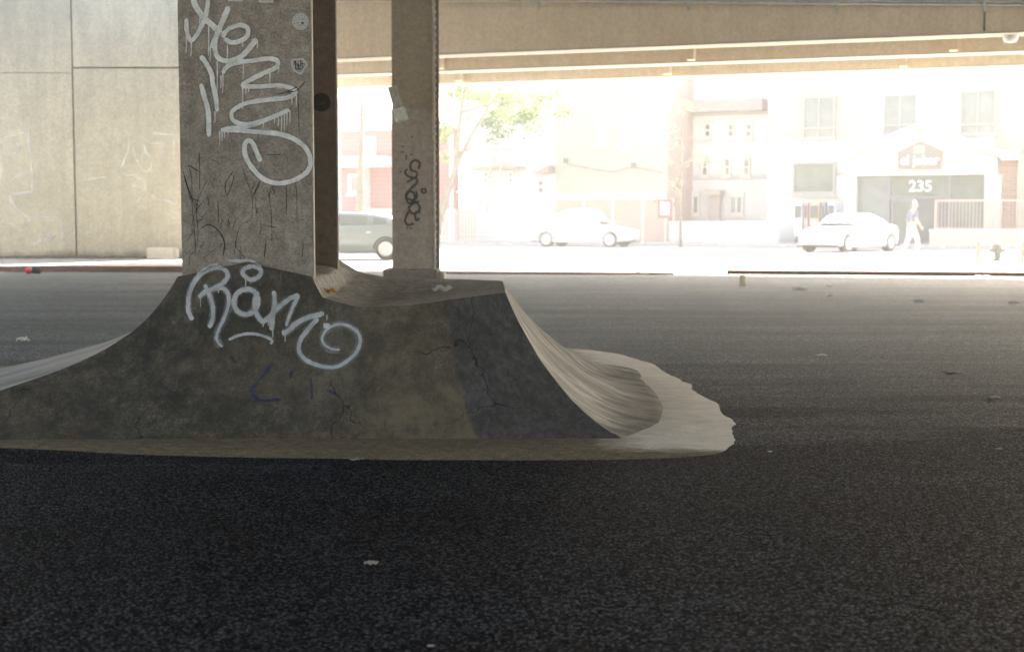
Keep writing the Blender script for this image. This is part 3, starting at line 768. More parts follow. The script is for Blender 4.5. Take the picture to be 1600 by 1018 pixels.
# ------------------------------------------------------------------ abutment wall on the left
YW = 39.3
wall = empty('concrete_wall', (-20, YW, 0), 0, 'tall pale concrete abutment wall with panel joints and faint chalk scrawls', 'wall')
j1 = D(115, 200, YW).x; j1b = D(117, 400, YW).x; zj = D(200, 106, YW).z; zj2 = D(50, 114, YW).z
xr = -7.6
def panel(x0, x1, z0, z1):
    m = MB(); m.box(x0 + 20, x1 + 20, 0, .5, z0, z1); return m.build('panel', M['wall'], wall, bevel=.018)
g_ = .018; WT = 7.6
panel(-62, j1 - 7.32, .1, WT); panel(j1 - 7.28, j1 - g_, .1, zj2 - .004); panel(j1 - 7.28, j1 - g_, zj2 + .004, WT)
panel(j1 + g_, xr, .1, zj - g_); panel(j1 + g_, xr, zj + g_, WT)
m = MB(); m.box(-42, xr + 19.9, .06, .45, .1, 7.5); m.build('joint_filler', M['joint'], wall)
sw_ = surf_plane(YW); zA = lambda L: Z(0, 180, 4.241, L)
m = MB()
for L in ([(850,150),(850,220),(820,310),(795,370),(830,395),(930,405),(962,450),(940,490),(895,480),(890,430),(930,415)],[(870,190),(900,290),(950,370),(1000,350),(1000,290),(962,250),(910,310)],
  [(880,190),(950,200),(972,250)],[(1010,190),(1080,190),(1075,290)],[(1010,120),(1080,125),(1152,142),(1140,310)],[(185,90),(190,200),(205,330),(212,490),(150,520),(75,520),(90,590),(185,680),(132,765),(230,690),(390,690),(412,800)],
  [(60,200),(110,180),(132,230),(80,262),(55,220)],[(80,440),(120,400),(200,385)],[(208,855),(270,830),(265,780),(330,780),(330,830),(390,780),(402,840),(460,770)],[(0,150),(100,130),(180,100)],[(0,290),(22,380),(0,430)],
  [(905,590),(930,545),(960,520),(965,460)],[(1020,540),(1070,550),(1090,560),(1180,600)],[(0,720),(100,725)],[(560,430),(640,420),(700,410)]):
    ribbon(m, zA(L), 4, sw_, base=.004, step=.0001, wobble=.5)
finish_paint(m, 'graffiti', M['p_chalk'], wall)['label'] = 'faint pale scrawls rubbed almost off the wall'
# white block against the wall, rubble strip
bl = D(250, 408, 38.4)
blk = empty('concrete_block', (bl.x, 38.6, .14), 0, 'pale ribbed concrete block lying against the foot of the abutment wall', 'block')
m = MB()
for k in range(3): m.box(-.37, .37, -.15, .15, .0 + k * .105, .098 + k * .105)
m.box(-.35, .35, -.13, .13, .01, .3); m.box(.374, .45, -.12, .12, 0, .27); m.build('blocks', simple('pale_block', (.62, .58, .5), .8, .1, 8), blk, bevel=.012)

# ------------------------------------------------------------------ litter
def paper(name, c):
    t = NT(name, .7); t.color(t.ramp(t.noise(t.pos(obj=True), 20, 4), [(.3, tuple(q * .85 for q in c)), (.7, c)]))
    tl = t.node('ShaderNodeBsdfTranslucent'); tl.inputs[0].default_value = (*c, 1); mx = t.node('ShaderNodeMixShader'); mx.inputs[0].default_value = .5
    t.link(t.b.outputs[0], mx.inputs[1]); t.link(tl.outputs[0], mx.inputs[2]); t.link(mx.outputs[0], t.out.inputs['Surface']); return t.mat
litter_w = paper('paper_white', (.85, .85, .82))
def scrap(px, py, wpx, hpx, label, cat='litter', z=0, mat=None, seed=1, name='paper_scrap', surf=None, n=7, flat=.35):
    rnd = random.Random(seed)
    p = surf(px, py)[0] if surf else G(px, py, z)
    s = p.y / F; w_, h_ = wpx * s, max(.012, hpx * s)
    m = MB(); dp = w_ * .6
    for j in range(n + 1):
        for i in range(n + 1):
            x = (i / n - .5) * w_; y = (j / n - .5) * dp
            e = 1 - .35 * rnd.random() if i in (0, n) or j in (0, n) else 1
            r2 = math.sqrt((i / n - .5) ** 2 + (j / n - .5) ** 2)
            zz = h_ * (.4 + .8 * noise.noise(Vector((i * .55 + seed * 7, j * .55, seed)))) * (1 - flat * r2)
            m.v.append((x * e, y * e, max(.003, zz)))
    for j in range(n):
        for i in range(n):
            if rnd.random() < .06 and (i in (0, n - 1) or j in (0, n - 1)): continue
            a = j * (n + 1) + i; m.f.append((a, a + 1, a + n + 2, a + n + 1)); m.m.append(0)
    o = m.build(name, mat or litter_w); o.location = p; o.rotation_euler = (0, 0, rnd.uniform(-.6, .6))
    return tag(o, label, cat, 'litter scattered on the lot')
GL = [
 (35, 534, 24, 12, 'torn white paper scrap standing open on the asphalt left of the ramp'),
 (1285, 556, 17, 5, 'small folded white paper just below the long crack, right of the ramp'),
 (1487, 582, 30, 4, 'long thin grey scrap lying right of the folded paper'),
 (1552, 622, 24, 5, 'pointed pale scrap near the right edge of the lot'),
 (1393, 598, 9, 4, 'tiny dark grey scrap between the folded paper and the long thin scrap'),
 (580, 882, 26, 12, 'crumpled pale scrap casting a dark shadow on the near asphalt'),
 (673, 1010, 12, 5, 'little white chip at the very bottom of the near asphalt'),
 (1561, 702, 12, 5, 'little dull chip by the right edge level with the apron'),
 (1248, 453, 25, 7, 'rounded white wrapper on the far asphalt short of the kerb'),
 (1297, 463, 13, 4, 'small flat white scrap just below a fainter one on the far asphalt'),
 (1295, 447, 12, 3, 'faint white fleck nearest the sunlit strip'),
 (1435, 473, 16, 7, 'bluish crumpled wrapper at the end of the faint painted line'),
 (1585, 474, 22, 6, 'white crumpled scrap at the right edge of the far asphalt'),
 (1203, 706, 8, 2, 'tiny white sliver beside the tip of the apron'),
]
blu = paper('wrapper_blue', (.38, .46, .55)); gry = paper('scrap_grey', (.4, .38, .34)); pale = paper('scrap_pale', (.65, .62, .56))
for k, (px, py, a, b, lab) in enumerate(GL):
    scrap(px, py, a, b, lab, seed=k + 2, mat={11: blu, 4: gry, 2: gry, 7: gry, 3: pale, 5: pale}.get(k), flat=.3 if k else .1)
scrap(558, 718, 26, 4, 'flattened pale scrap on the rim of the apron in front of the ramp', surf=surf_bvh, seed=31, mat=pale)
scrap(690, 456, 34, 17, 'crumpled white wrapper lying on the deck of the ramp', surf=surf_bvh, seed=33)
scrap(542, 457, 30, 12, 'torn white tissue beside the orange peel on the deck', surf=surf_bvh, seed=35, mat=pale)
scrap(517, 453, 12, 18, 'scrap of white tissue against the column foot behind the orange peel', surf=surf_bvh, seed=41)
scrap(512, 459, 34, 14, 'curl of orange peel on the deck at the foot of the near column', surf=surf_bvh, seed=37, mat=simple('orange_peel', (.42, .2, .04), .5, .3, 30), name='orange_peel')
scrap(1535, 433, 28, 5, 'white plastic bag slumped against the sunlit kerb at the right', z=0, seed=39, name='plastic_bag')
# cup, can, bottle
def can(px, py, r, h, mat, label, name, rot=(0, 0, 0), cat='litter'):
    p = G(px, py); m = MB(); m.tube([(0, 0, 0), (0, 0, h * .05), (0, 0, h * .92), (0, 0, h)], [r * .85, r, r, r * .8], 14)
    e = empty(name, p, 0, label, cat); m.build('body', mat, e, smooth=False)
    m = MB(); m.tube([(0, 0, h + .001), (0, 0, h + .006)], [r * .82, r * .78], 14); m.build('rim', M['pipe'], e)
    e.rotation_euler = rot; e.location.z += abs(math.sin(rot[0])) * r; return e
can(42, 428, .075, .17, simple('can_red', (.5, .02, .03), .35, .1), 'red drink can on its side in the gutter by the left kerb', 'drink_can', (R(80), 0, R(75)))
can(64, 428, .085, .2, simple('cup_dark', (.06, .055, .055), .5, .2), 'dark cup tipped over beside the red can at the left kerb', 'paper_cup', (R(82), 0, R(-70)))
can(1160, 446, .06, .19, simple('cup_pale', (.6, .55, .4), .5, .1), 'small pale cup standing on the lot short of the lowered kerb', 'paper_cup')
# rubble along the wall foot
m = MB(); rnd = random.Random(5)
for k in range(700):
    x = rnd.uniform(-18.5, -7.8); y = 39.3 - abs(rnd.gauss(0, .28)) - .06; s = rnd.uniform(.015, .07)
    rot = Matrix.Rotation(rnd.uniform(0, 6), 4, 'Z') @ Matrix.Rotation(rnd.uniform(0, 1), 4, 'X')
    m.box(-s, s, -s * .8, s * .8, -s * .3, s * .5, Matrix.Translation((x, y, .15)) @ rot)
tag(m.build('rubble', concrete('rubble', (.12, .1, .08), (.3, .26, .22), (.06, .05, .04), 9)), 'crumbled grit and leaves along the foot of the wall', 'rubble', kind='stuff')
# old painted lines on the lot
m = MB()
for L in ([(1030,446),(1080,456),(1130,470)], [(1370,452),(1430,465),(1482,477)], [(55,465),(120,452),(200,441),(260,434)]):
    ribbon(m, L, 2.2, surf_ground, base=.003, step=.00002)
o = finish_paint(m, 'road_marking', M['p_road'], empty('x', (0, 0, 0))); e = o.parent; o.parent = None; bpy.data.objects.remove(e); tag(o, kind='structure')

# dropped kerb slabs between the two pavements
m = MB(); p1, p2 = G(1012, 434), G(1068, 434); m.box(p1.x, p2.x, 31.4, 32.5, .0, .05, ); tag(m.build('kerb_slab', M['sidewalk'], bevel=.01), 'pale concrete slab lying in the gap of the kerb', 'slab')
m = MB(); m.v = []; 
q = [(-1.6, 31.7), (1.0, 31.55), (3.0, 31.5)]
m2 = MB()
for i in range(2):
    (xa_, ya_), (xb_, yb_) = q[i], q[i + 1]; m2.quad((xa_, ya_, .0), (xb_, yb_, .0), (xb_, yb_, .035), (xa_, ya_, .035)); m2.quad((xa_, ya_, .035), (xb_, yb_, .035), (xb_, yb_ + 1.6, .02), (xa_, ya_ + 1.6, .02))
tag(m2.build('kerb', M['kerb']), kind='structure')

# ------------------------------------------------------------------ buildings (local frame: x along the street, y away, z up)
FA = math.atan2(dF.y, dF.x)
def lo(px, py, wv=0.0):
    r = ray(px, py); o = EYE - OF; k = (wv - o.dot(nF)) / r.dot(nF); p = EYE + r * k - OF; return p.dot(dF), p.z
class Bld:
    def __init__(s, px0, px1, label, wv=0, cat='building', name='building'):
        s.w = wv; s.u0 = lo(px0, 340, wv)[0]; s.u1 = lo(px1, 340, wv)[0]
        s.e = empty(name, fpt(s.u0, wv), FA, label, cat)
    def x(s, px, w=0): return lo(px, 340, s.w + w)[0] - s.u0
    def z(s, px, py, w=0): return lo(px, py, s.w + w)[1]
    def wall(s, px0, px1, z0, z1, depth, mat, name='wall', y0=0, par=None):
        m = MB(); m.box(s.x(px0), s.x(px1), y0, depth, z0, z1); return m.build(name, mat, par or s.e)
    def win(s, px0, px1, py0, py1, fm, gm, mull=1, trans=None, t=.09, par=None, y=-.12, name='window', dark=None, arch=False):
        pc = (px0 + px1) / 2
        x0, x1 = s.x(px0), s.x(px1); z1, z0 = s.z(pc, py0), s.z(pc, py1)
        m = MB()
        m.box(x0, x0 + t, y, .05, z0, z1); m.box(x1 - t, x1, y, .05, z0, z1)
        m.box(x0 + t, x1 - t, y, .05, z0, z0 + t); m.box(x0 + t, x1 - t, y, .05, z1 - t, z1)
        for k in range(1, mull + 1):
            xc = x0 + (x1 - x0) * k / (mull + 1); m.box(xc - t * .4, xc + t * .4, y + .01, .04, z0 + t, z1 - t)
        if trans:
            zt = z0 + (z1 - z0) * trans; m.box(x0 + t, x1 - t, y + .012, .045, zt - t * .4, zt + t * .4)
        if arch:
            n = 10; P = [(x0 - .06, z1 - .02)] + [((x0 + x1) / 2 + (x1 - x0 + .12) / 2 * math.cos(math.pi * (1 - k / n)), z1 + (x1 - x0) * .35 * math.sin(math.pi * k / n)) for k in range(n + 1)]
            m.prism(P[1:], y, .02)
        m.box(x0 - .08, x1 + .08, y - .07, y - .003, z0 - .1, z0 - .003)
        f = m.build(name, fm, par or s.e)
        g = MB(); g.box(x0 + t * .5, x1 - t * .5, -.075, -.068, z0 + t * .5, z1 - t * .5); g.build('pane', gm, f)
        return f
def siding(name, a, b, h=.2, rough=.8):
    t = NT(name, rough); p = t.pos(obj=True); sp = t.node('ShaderNodeSeparateXYZ'); t.link(p, sp.inputs[0])
    fr = t.math('FRACT', t.math('DIVIDE', sp.outputs[2], h))
    c = t.ramp(fr, [(0, tuple(q * .6 for q in a)), (.12, a), (1, b)])
    c = t.mix(t.ramp(t.noise(p, 1.3, 5, .6), [(.3, 0), (.8, .25)]), c, tuple(q * .7 for q in a))
    t.color(c); t.bump(fr, .4, .02); return t.mat
def brick(name, a, b, mo):
    t = NT(name, .9); x = t.node('ShaderNodeTexBrick'); x.inputs['Scale'].default_value = 1
    x.inputs['Color1'].default_value = (*a, 1); x.inputs['Color2'].default_value = (*b, 1); x.inputs['Mortar'].default_value = (*mo, 1)
    x.inputs['Brick Width'].default_value = .4; x.inputs['Row Height'].default_value = .13; x.inputs['Mortar Size'].default_value = .012
    mp = t.pos(obj=True, rot=(R(90), 0, 0)); t.link(mp, x.inputs['Vector'])
    n = t.noise(t.pos(obj=True), .8, 5, .6)
    t.color(t.mix(t.ramp(n, [(.3, 0), (.8, .3)]), x.outputs['Color'], tuple(q * .75 for q in a))); return t.mat
def glass(name, col, rough=.12):
    t = NT(name, rough); p = t.pos(obj=True); n = t.noise(p, .9, 4, .6, .5)
    t.color(t.ramp(n, [(.35, tuple(q * .75 for q in col)), (.65, col)])); t.b.inputs['Specular IOR Level'].default_value = .35
    return t.mat
bw = siding('white_render', (.62, .6, .55), (.66, .64, .6), 3.1); bpk = brick('peach_brick', (.5, .32, .24), (.56, .37, .28), (.58, .46, .38))
bpink = brick('pink_brick', (.50, .345, .275), (.54, .375, .30), (.52, .41, .34)); bred = siding('red_siding', (.38, .17, .155), (.43, .2, .18), .22)
bwh = siding('white_siding', (.62, .6, .56), (.68, .66, .62), .25); trim = simple('white_trim', (.75, .73, .7), .6, .05); trimw = simple('cream_trim', (.62, .56, .48), .7, .06)
gl = glass('window_glass', (.19, .21, .20)); gld = glass('dark_glass', (.10, .105, .10)); glg = glass('green_glass', (.145, .165, .13)); wfr = simple('window_frame_grey', (.3, .29, .27), .6, .1)
roofm = simple('grey_roof', (.2, .17, .17), .8, .2); signm = simple('sign_panel', (.21, .18, .155), .7, .06); signo = simple('sign_edge', (.28, .17, .12), .7, .06)

# right: two storey shop building
b = Bld(1198, 1760, 'white two storey shop building with a gabled entrance numbered 235')
b.wall(1198, 1345, 0, b.z(1270, 224), 9, bw); b.wall(1198, 1345, b.z(1270, 224) + .003, 8.3, 9, bpk, 'brick_wall', .05)
b.wall(1345.2, 1550, 0, 8.3, 9, bw, y0=.02); b.wall(1550.2, 1760, 0, 8.3, 9, bpk, 'brick_wall', .04)
b.wall(1198, 1345, b.z(1270, 230), b.z(1270, 222), -.002, trim, 'band', -.14)
b.win(1253, 1303, 151, 217, wfr, gl, 1, .25, .08, y=-.16); b.win(1377, 1431, 147, 212, wfr, gl, 1, .25, .08, y=-.16); b.win(1496, 1553, 141, 210, wfr, gl, 1, .22, .08, y=-.16)
b.win(1238, 1305, 253, 305, wfr, glg, 0, .08, .1, y=-.16)
# gabled entrance, projecting
pw = -.9
X = lambda px: lo(px, 340, pw)[0] - b.u0
Zp = lambda px, py: lo(px, py, pw)[1]
zt = Zp(1437, 274)
m = MB()
m.prism([(X(1318), zt), (X(1556), zt), (X(1556), Zp(1556, 246)), (X(1437), Zp(1437, 203)), (X(1318), Zp(1318, 250))], pw, -.05)
m.box(X(1318), X(1337), pw + .001, -.05, 0, zt - .003); m.box(X(1537), X(1563), pw + .001, -.05, 0, zt - .003)
ent = m.build('entrance_gable', simple('entrance_cream', (.52, .46, .39), .8, .06), b.e)
m = MB(); th = .32
A_, B_, C_ = (X(1312), Zp(1312, 252)), (X(1437), Zp(1437, 203)), (X(1562), Zp(1562, 247))
for P0, P1 in ((A_, B_), (B_, C_)): m.prism([(P0[0], P0[1] + .01), (P1[0], P1[1] + .01), (P1[0], P1[1] + th), (P0[0], P0[1] + th)], pw - .25, -.04)
m.box(X(1562) + .001, X(1590), pw - .2, -.04, Zp(1562, 250), Zp(1562, 236)); m.build('gable_roof', trim, b.e)
# shop front
zb = .12
for (a, c_, gm) in ((1339, 1386, gl), (1484, 1536, glg)): 
    pass
m = MB(); fm = simple('dark_frame', (.16, .16, .17), .5, .1)
x0, x1 = X(1337), X(1537)
for xx in (x0 + .04, X(1386), X(1481), x1 - .04): m.box(xx - .05, xx + .05, pw + .38, pw + .5, zb, zt - .004)
zd = Zp(1437, 308); m.box(X(1386) + .051, X(1481) - .051, pw + .38, pw + .5, zd - .05, zd + .05); m.box(x0, x1, pw + .36, pw + .5, zb + .0, zb + .1)
sf = m.build('shop_front', fm, b.e)
for (a, c_, z0, z1, gm) in ((1338.5, 1385, zb, zt, gl), (1482, 1536, zb, zt, glg), (1387, 1480, zd + .05, zt, glg)):
    g = MB(); g.box(X(a), X(c_), pw + .44, pw + .45, z0 + .02, z1 - .01); g.build('pane', gm, sf)
m = MB(); dx0, dx1 = X(1390), X(1424)
m.box(dx0, dx0 + .09, pw + .36, pw + .42, zb + .1, zd - .06); m.box(dx1 - .09, dx1, pw + .36, pw + .42, zb + .1, zd - .06); m.box(dx0 + .09, dx1 - .09, pw + .36, pw + .42, zd - .16, zd - .06)
m.box(dx0 + .09, dx1 - .09, pw + .36, pw + .42, zb + .1, zb + .3)
dr = m.build('door', fm, b.e); g = MB(); g.box(dx0 + .05, dx1 - .05, pw + .385, pw + .395, zb + .2, zd - .1); g.build('pane', glg, dr)
m = MB(); m.box(dx1 - .13, dx1 - .09, pw + .3, pw + .36, 1.0, 1.35); m.build('handle', M['pipe'], dr)
m = MB(); m.box(dx1 + .01, X(1480), pw + .42, pw + .43, zb + .1, zd - .06); m.build('pane', gld, sf)
# house shaped sign
m = MB(); sp_ = [(X(1403), Zp(1403, 264)), (X(1469), Zp(1469, 264)), (X(1471), Zp(1470, 236)), (X(1436), Zp(1436, 221)), (X(1402), Zp(1402, 238))]
m.prism(sp_, pw - .16, pw - .02); sg = m.build('sign', signo, b.e)
cxs = sum(p[0] for p in sp_) / 5; czs = sum(p[1] for p in sp_) / 5
m = MB(); m.prism([(cxs + (p[0] - cxs) * .9, czs + (p[1] - czs) * .88) for p in sp_], pw - .175, pw - .162); m.build('sign_face', signm, sg)
m = MB(); m.box(X(1426), X(1443), pw - .183, pw - .176, Zp(1436, 240), Zp(1436, 227)); m.build('emblem', simple('emblem_red', (.5, .3, .24), .6, .05), sg)
def text(body, x, y, z, size, mat, parent, ext=.01, bold=0):
    cu = bpy.data.curves.new('lettering', 'FONT'); cu.body = body; cu.size = size; cu.align_x = 'CENTER'; cu.extrude = ext; cu.offset = bold
    o = bpy.data.objects.new('lettering', cu); C.objects.link(o)
    dg = bpy.context.evaluated_depsgraph_get(); me = bpy.data.meshes.new_from_object(o.evaluated_get(dg)); bpy.data.objects.remove(o)
    me.materials.clear(); me.materials.append(mat)
    me.transform(Matrix.Translation((x, y, z)) @ Matrix.Rotation(R(90), 4, 'X'))
    o = bpy.data.objects.new('lettering', me); C.objects.link(o); o.parent = parent; return o
wt = simple('letter_white', (.85, .85, .82), .5, .02)
text('el jebar', X(1436), pw - .19, Zp(1436, 257), .54, wt, sg, bold=.006)
text('235', X(1435), pw + .37, Zp(1435, 298.5), .66, wt, sf, bold=.008)
# canopy return on the far right, downspouts
b.wall(1590, 1760, 0, b.z(1600, 240), -.25, simple('beige_shade_wall', (.36, .32, .25), .9, .05), 'side_wall', -.6)  # this wall's shade is put into its darker beige

# low planter wall + railing in front of it
wp = -2.4
pl = Bld(1453, 1760, 'low cream garden wall in front of the shop, right of the doorway', wp, 'wall', 'garden_wall')
m = MB(); hz = pl.z(1530, 362); m.box(0, pl.x(1760), 0, .3, 0, hz); m.build('wall', simple('cream_wall', (.55, .47, .37), .85, .08), pl.e)
m = MB(); m.box(-.03, pl.x(1760), -.04, .34, hz + .002, hz + .09); m.build('coping', trim, pl.e, bevel=.01)
rl = Bld(1460, 1760, 'thin reddish metal railing standing on the low cream wall', wp + .12, 'railing', 'railing')
rm = simple('railing_rust', (.5, .36, .3), .6, .1); m = MB(); z1 = rl.z(1500, 312); L = rl.x(1760)
m.box(0, L, 0, .05, z1 - .07, z1); m.box(0, L, 0, .05, hz + .12, hz + .16); m.build('rail', rm, rl.e)
k = 0
while k * 2.2 < L:
    m = MB(); m.box(k * 2.2, k * 2.2 + .09, -.02, .07, hz + .093, z1 - .072); m.build('post', rm, rl.e); k += 1
m = MB(); x = .14
while x < L: m.box(x, x + .018, .015, .033, hz + .162, z1 - .072); x += .14
m.build('bars', rm, rl.e)

# set back white building with arches
b = Bld(1043, 1198, 'set back white building with arched windows and a brown eave', 4.0)
b.wall(1030, 1215, 0, 9.4, 9, bw)
m = MB(); m.box(b.x(1040), b.x(1196), -.9, -.01, b.z(1120, 176), b.z(1120, 158)); m.build('eave', simple('brown_eave', (.34, .29, .27), .8, .1), b.e)
for x in (1079, 1105, 1141, 1169): b.win(x - 6, x + 6, 192, 216, trimw, gld if x < 1120 else gl, 0, .5, .1, arch=True)
for x in (1075, 1101, 1136, 1166): b.win(x - 6, x + 6, 246, 276, trimw, gl, 0, .5, .1)
for x in (1083, 1151): b.win(x - 11, x + 11, 304, 336, trimw, gl, 1, None, .12, arch=True)
m = MB(); m.box(b.x(1112), b.x(1128), -.5, -.003, 0, b.z(1120, 305)); m.box(b.x(1108), b.x(1132), -.8, -.003, b.z(1120, 305) + .003, b.z(1120, 297)); m.build('porch', simple('porch_brown', (.45, .38, .33), .8, .1), b.e)

# tall pink brick building
b = Bld(866, 1042, 'tall plain pink brick building with narrow white window slots')
b.wall(866, 1042, 0, 9.0, 10, bpink)
for (x, y0, y1) in ((940, 190, 228), (976, 194, 230), (942, 124, 148), (979, 122, 152)): b.win(x - 6, x + 6, y0, y1, trim, gl, 0, .5, .16)
m = MB(); zb_ = b.z(950, 154); m.box(.02, b.x(1041), -.03, -.003, zb_ - .05, zb_ + .05); m.build('string_course', trimw, b.e)
m = MB(); zb_ = b.z(950, 306); m.box(.02, b.x(1041), -.2, -.003, zb_ - .12, zb_ + .12); m.build('ledge', trim, b.e)
for (x, y) in ((885, 251), (990, 258)):
    m = MB(); xx, zz = b.x(x), b.z(x, y); m.box(xx - .08, xx + .08, -.25, -.003, zz - .12, zz + .12); m.build('flood_lamp', fm, b.e)
pc = [(b.x(x), -.1, b.z(x, y)) for x, y in ((885, 256), (920, 263), (958, 268), (990, 262), (1036, 270))]
m = MB(); m.tube(catmull(pc, 5), .025, 6); m.build('cable', fm, b.e)

# white clapboard house with fire balcony
b = Bld(716, 866, 'white clapboard house with a balcony across its first floor')
b.wall(716, 868, 0, b.z(790, 150), 9, bwh)
m = MB(); zr = b.z(790, 150); m.box(-.3, b.x(868), -.4, 9, zr + .002, zr + .28); m.build('cornice', trim, b.e)
b.win(841, 851, 207, 222, trim, gld, 0, .5, .1); b.win(838, 854, 278, 305, trim, gld, 0, .5, .14); b.win(722, 731, 208, 222, trim, gl, 0, .5, .1)
b.win(718, 728, 266, 298, trim, gld, 0, .35, .12); b.win(755, 766, 266, 288, trim, gl, 0, .5, .12); b.win(794, 804, 266, 288, trim, gl, 0, .5, .12)
m = MB(); zf = b.z(780, 262); zh = b.z(780, 235)
m.box(b.x(744), b.x(822), -1.2, -.003, zf - .1, zf); m.box(b.x(744), b.x(822), -1.2, -1.15, zh - .07, zh); 
x = b.x(744)
while x < b.x(822): m.box(x, x + .03, -1.19, -1.16, zf + .002, zh - .072); x += .16
m.build('balcony', simple('balcony_tan', (.42, .3, .22), .8, .1), b.e)
m = MB(); P0 = Vector((b.x(795), -1.4, b.z(795, 237))); P1 = Vector((b.x(764), -1.4, 1.5))
m.tube([P0, P1], .05, 6); m.tube([P0 + Vector((.5, 0, 0)), P1 + Vector((.5, 0, 0))], .05, 6)
for k in range(12): q = P0.lerp(P1, k / 12); m.tube([q, q + Vector((.5, 0, 0))], .03, 5)
m.build('fire_stair', simple('stair_grey', (.4, .36, .32), .7, .1), b.e)
m = MB(); m.prism([(b.x(840), b.z(850, 272)), (b.x(866), b.z(850, 272)), (b.x(866), b.z(850, 259))], -.8, -.003); m.build('porch_roof', simple('porch_red', (.36, .24, .2), .8, .1), b.e)

# red house behind the second column
b = Bld(560, 716, 'red clapboard house with white trim behind the riveted column')
b.wall(534, 714, 0, b.z(600, 204), 9, bred)
m = MB(); m.box(b.x(530), b.x(716), -.5, 9, b.z(600, 204) + .002, b.z(600, 196)); m.build('cornice', trim, b.e)
b.win(568, 588, 215, 240, trim, gl, 0, .5, .25)
m = MB(); m.box(b.x(520), b.x(620), -1.2, -.003, b.z(570, 262), b.z(570, 246)); m.build('porch_roof', trim, b.e)
b.win(546, 576, 272, 303, trim, simple('pale_red_panel', (.42, .24, .22), .7, .1), 1, None, .15)
m = MB(); m.box(b.x(577), b.x(578.5), -1.2, -.01, 0, b.z(570, 262) - .003); m.build('porch_post', trim, b.e)
m = MB(); m.box(b.x(704), b.x(709), -.12, -.003, 0, b.z(705, 210)); m.build('corner_board', trim, b.e)
# white building far left behind
b = Bld(400, 533, 'pale rendered house at the left end of the row, beside the red house')
b.wall(380, 533, 0, 7.5, 9, bw); b.win(505, 520, 240, 270, trim, gl, 1, .5, .15)

# picket fences
def fence(px0, px1, zt, wv, mat, label, pitch=.16, rail=2):
    f = Bld(px0, px1, label, wv, 'fence', 'fence'); L = f.u1 - f.u0
    m = MB()
    for k in range(rail): zz = .3 + (zt - .45) * k / max(1, rail - 1); m.box(0, L, .03, .07, zz, zz + .06)
    x = 0
    while x < L: m.box(x, x + pitch * .55, 0, .028, .12, zt); x += pitch
    m.build('pickets', mat, f.e); return f
fence(560, 712, 1.7, -2.2, trimw, 'pale picket fence in front of the red house')
fence(712, 742, 1.6, -2.3, simple('fence_pink', (.5, .36, .3), .8, .1), 'short pinkish fence panel beside the white clapboard house')
cf = Bld(866, 1052, 'chain wire fence rail in front of the pink brick building', -2.6, 'fence', 'fence')
m = MB(); L = cf.x(1052); zt_ = cf.z(950, 310); m.box(0, L, 0, .04, zt_ - .05, zt_)
m.build('rail', trimw, cf.e)
for k in range(5):
    m = MB(); x = L * k / 4; m.box(x - .04, x + .04, -.04, .0, 0.12, zt_ - .052); m.build('post', trimw, cf.e)
gw = Bld(1045, 1215, 'low white garden wall below the arched windows', -2.4, 'wall', 'garden_wall')
m = MB(); m.box(0, gw.x(1215), 0, .25, 0, gw.z(1120, 348)); m.build('wall', bw, gw.e); m = MB(); m.box(-.05, gw.x(1215), -.04, .29, gw.z(1120, 348) + .002, gw.z(1120, 345.5)); m.build('coping', trimw, gw.e)

# red framed sign on post
sx_, sz_ = lo(1039, 326, -3.0)
sn = empty('street_sign', fpt(sx_, -3.0), FA, 'square red bordered white sign on a pole by the low white wall', 'sign')
m = MB(); m.box(-.32, .32, -.02, .02, sz_ - .42, sz_ + .42); m.build('border', simple('sign_red', (.42, .1, .08), .6, .1), sn)
m = MB(); m.box(-.22, .22, -.03, -.021, sz_ - .28, sz_ + .28); m.build('panel', trim, sn)
m = MB(); m.tube([(0, .05, .12), (0, .05, sz_ + .7)], .035, 8); m.build('pole', trimw, sn)

# newspaper boxes under the shop window
cols_ = [('white newspaper box with dark top, leftmost under the shop window', (.6, .6, .62), 1240, 1254), ('pinkish newspaper box between the white box and the tan one', (.45, .28, .28), 1255, 1263),
         ('tan newspaper box in the middle of the row under the shop window', (.48, .32, .22), 1264, 1281), ('dark grey newspaper box next to the blue and white one', (.16, .18, .18), 1282, 1291), ('blue and white newspaper box, rightmost under the shop window', (.4, .46, .7), 1292, 1305)]
for lab, c_, p0, p1 in cols_:
    u0 = lo(p0, 340, -1.2)[0]; u1 = lo(p1, 340, -1.2)[0]; e = empty('newspaper_box', fpt(u0, -1.2, .12), FA, lab, 'newspaper box', 'newspaper boxes under the shop window')
    hgt = lo(1270, 316, -1.2)[1] - .12; W = u1 - u0; mt = simple('box_paint', c_, .5, .08)
    m = MB(); m.box(.02, W - .02, 0, .4, .3, hgt); m.build('cabinet', mt, e, bevel=.02)
    m = MB(); m.box(.06, W - .06, -.02, -.002, hgt * .62, hgt * .92); m.build('window', gld, e)
    for sx in (.05, W - .1): m = MB(); m.box(sx, sx + .05, .05, .35, 0, .298); m.build('leg', fm, e)

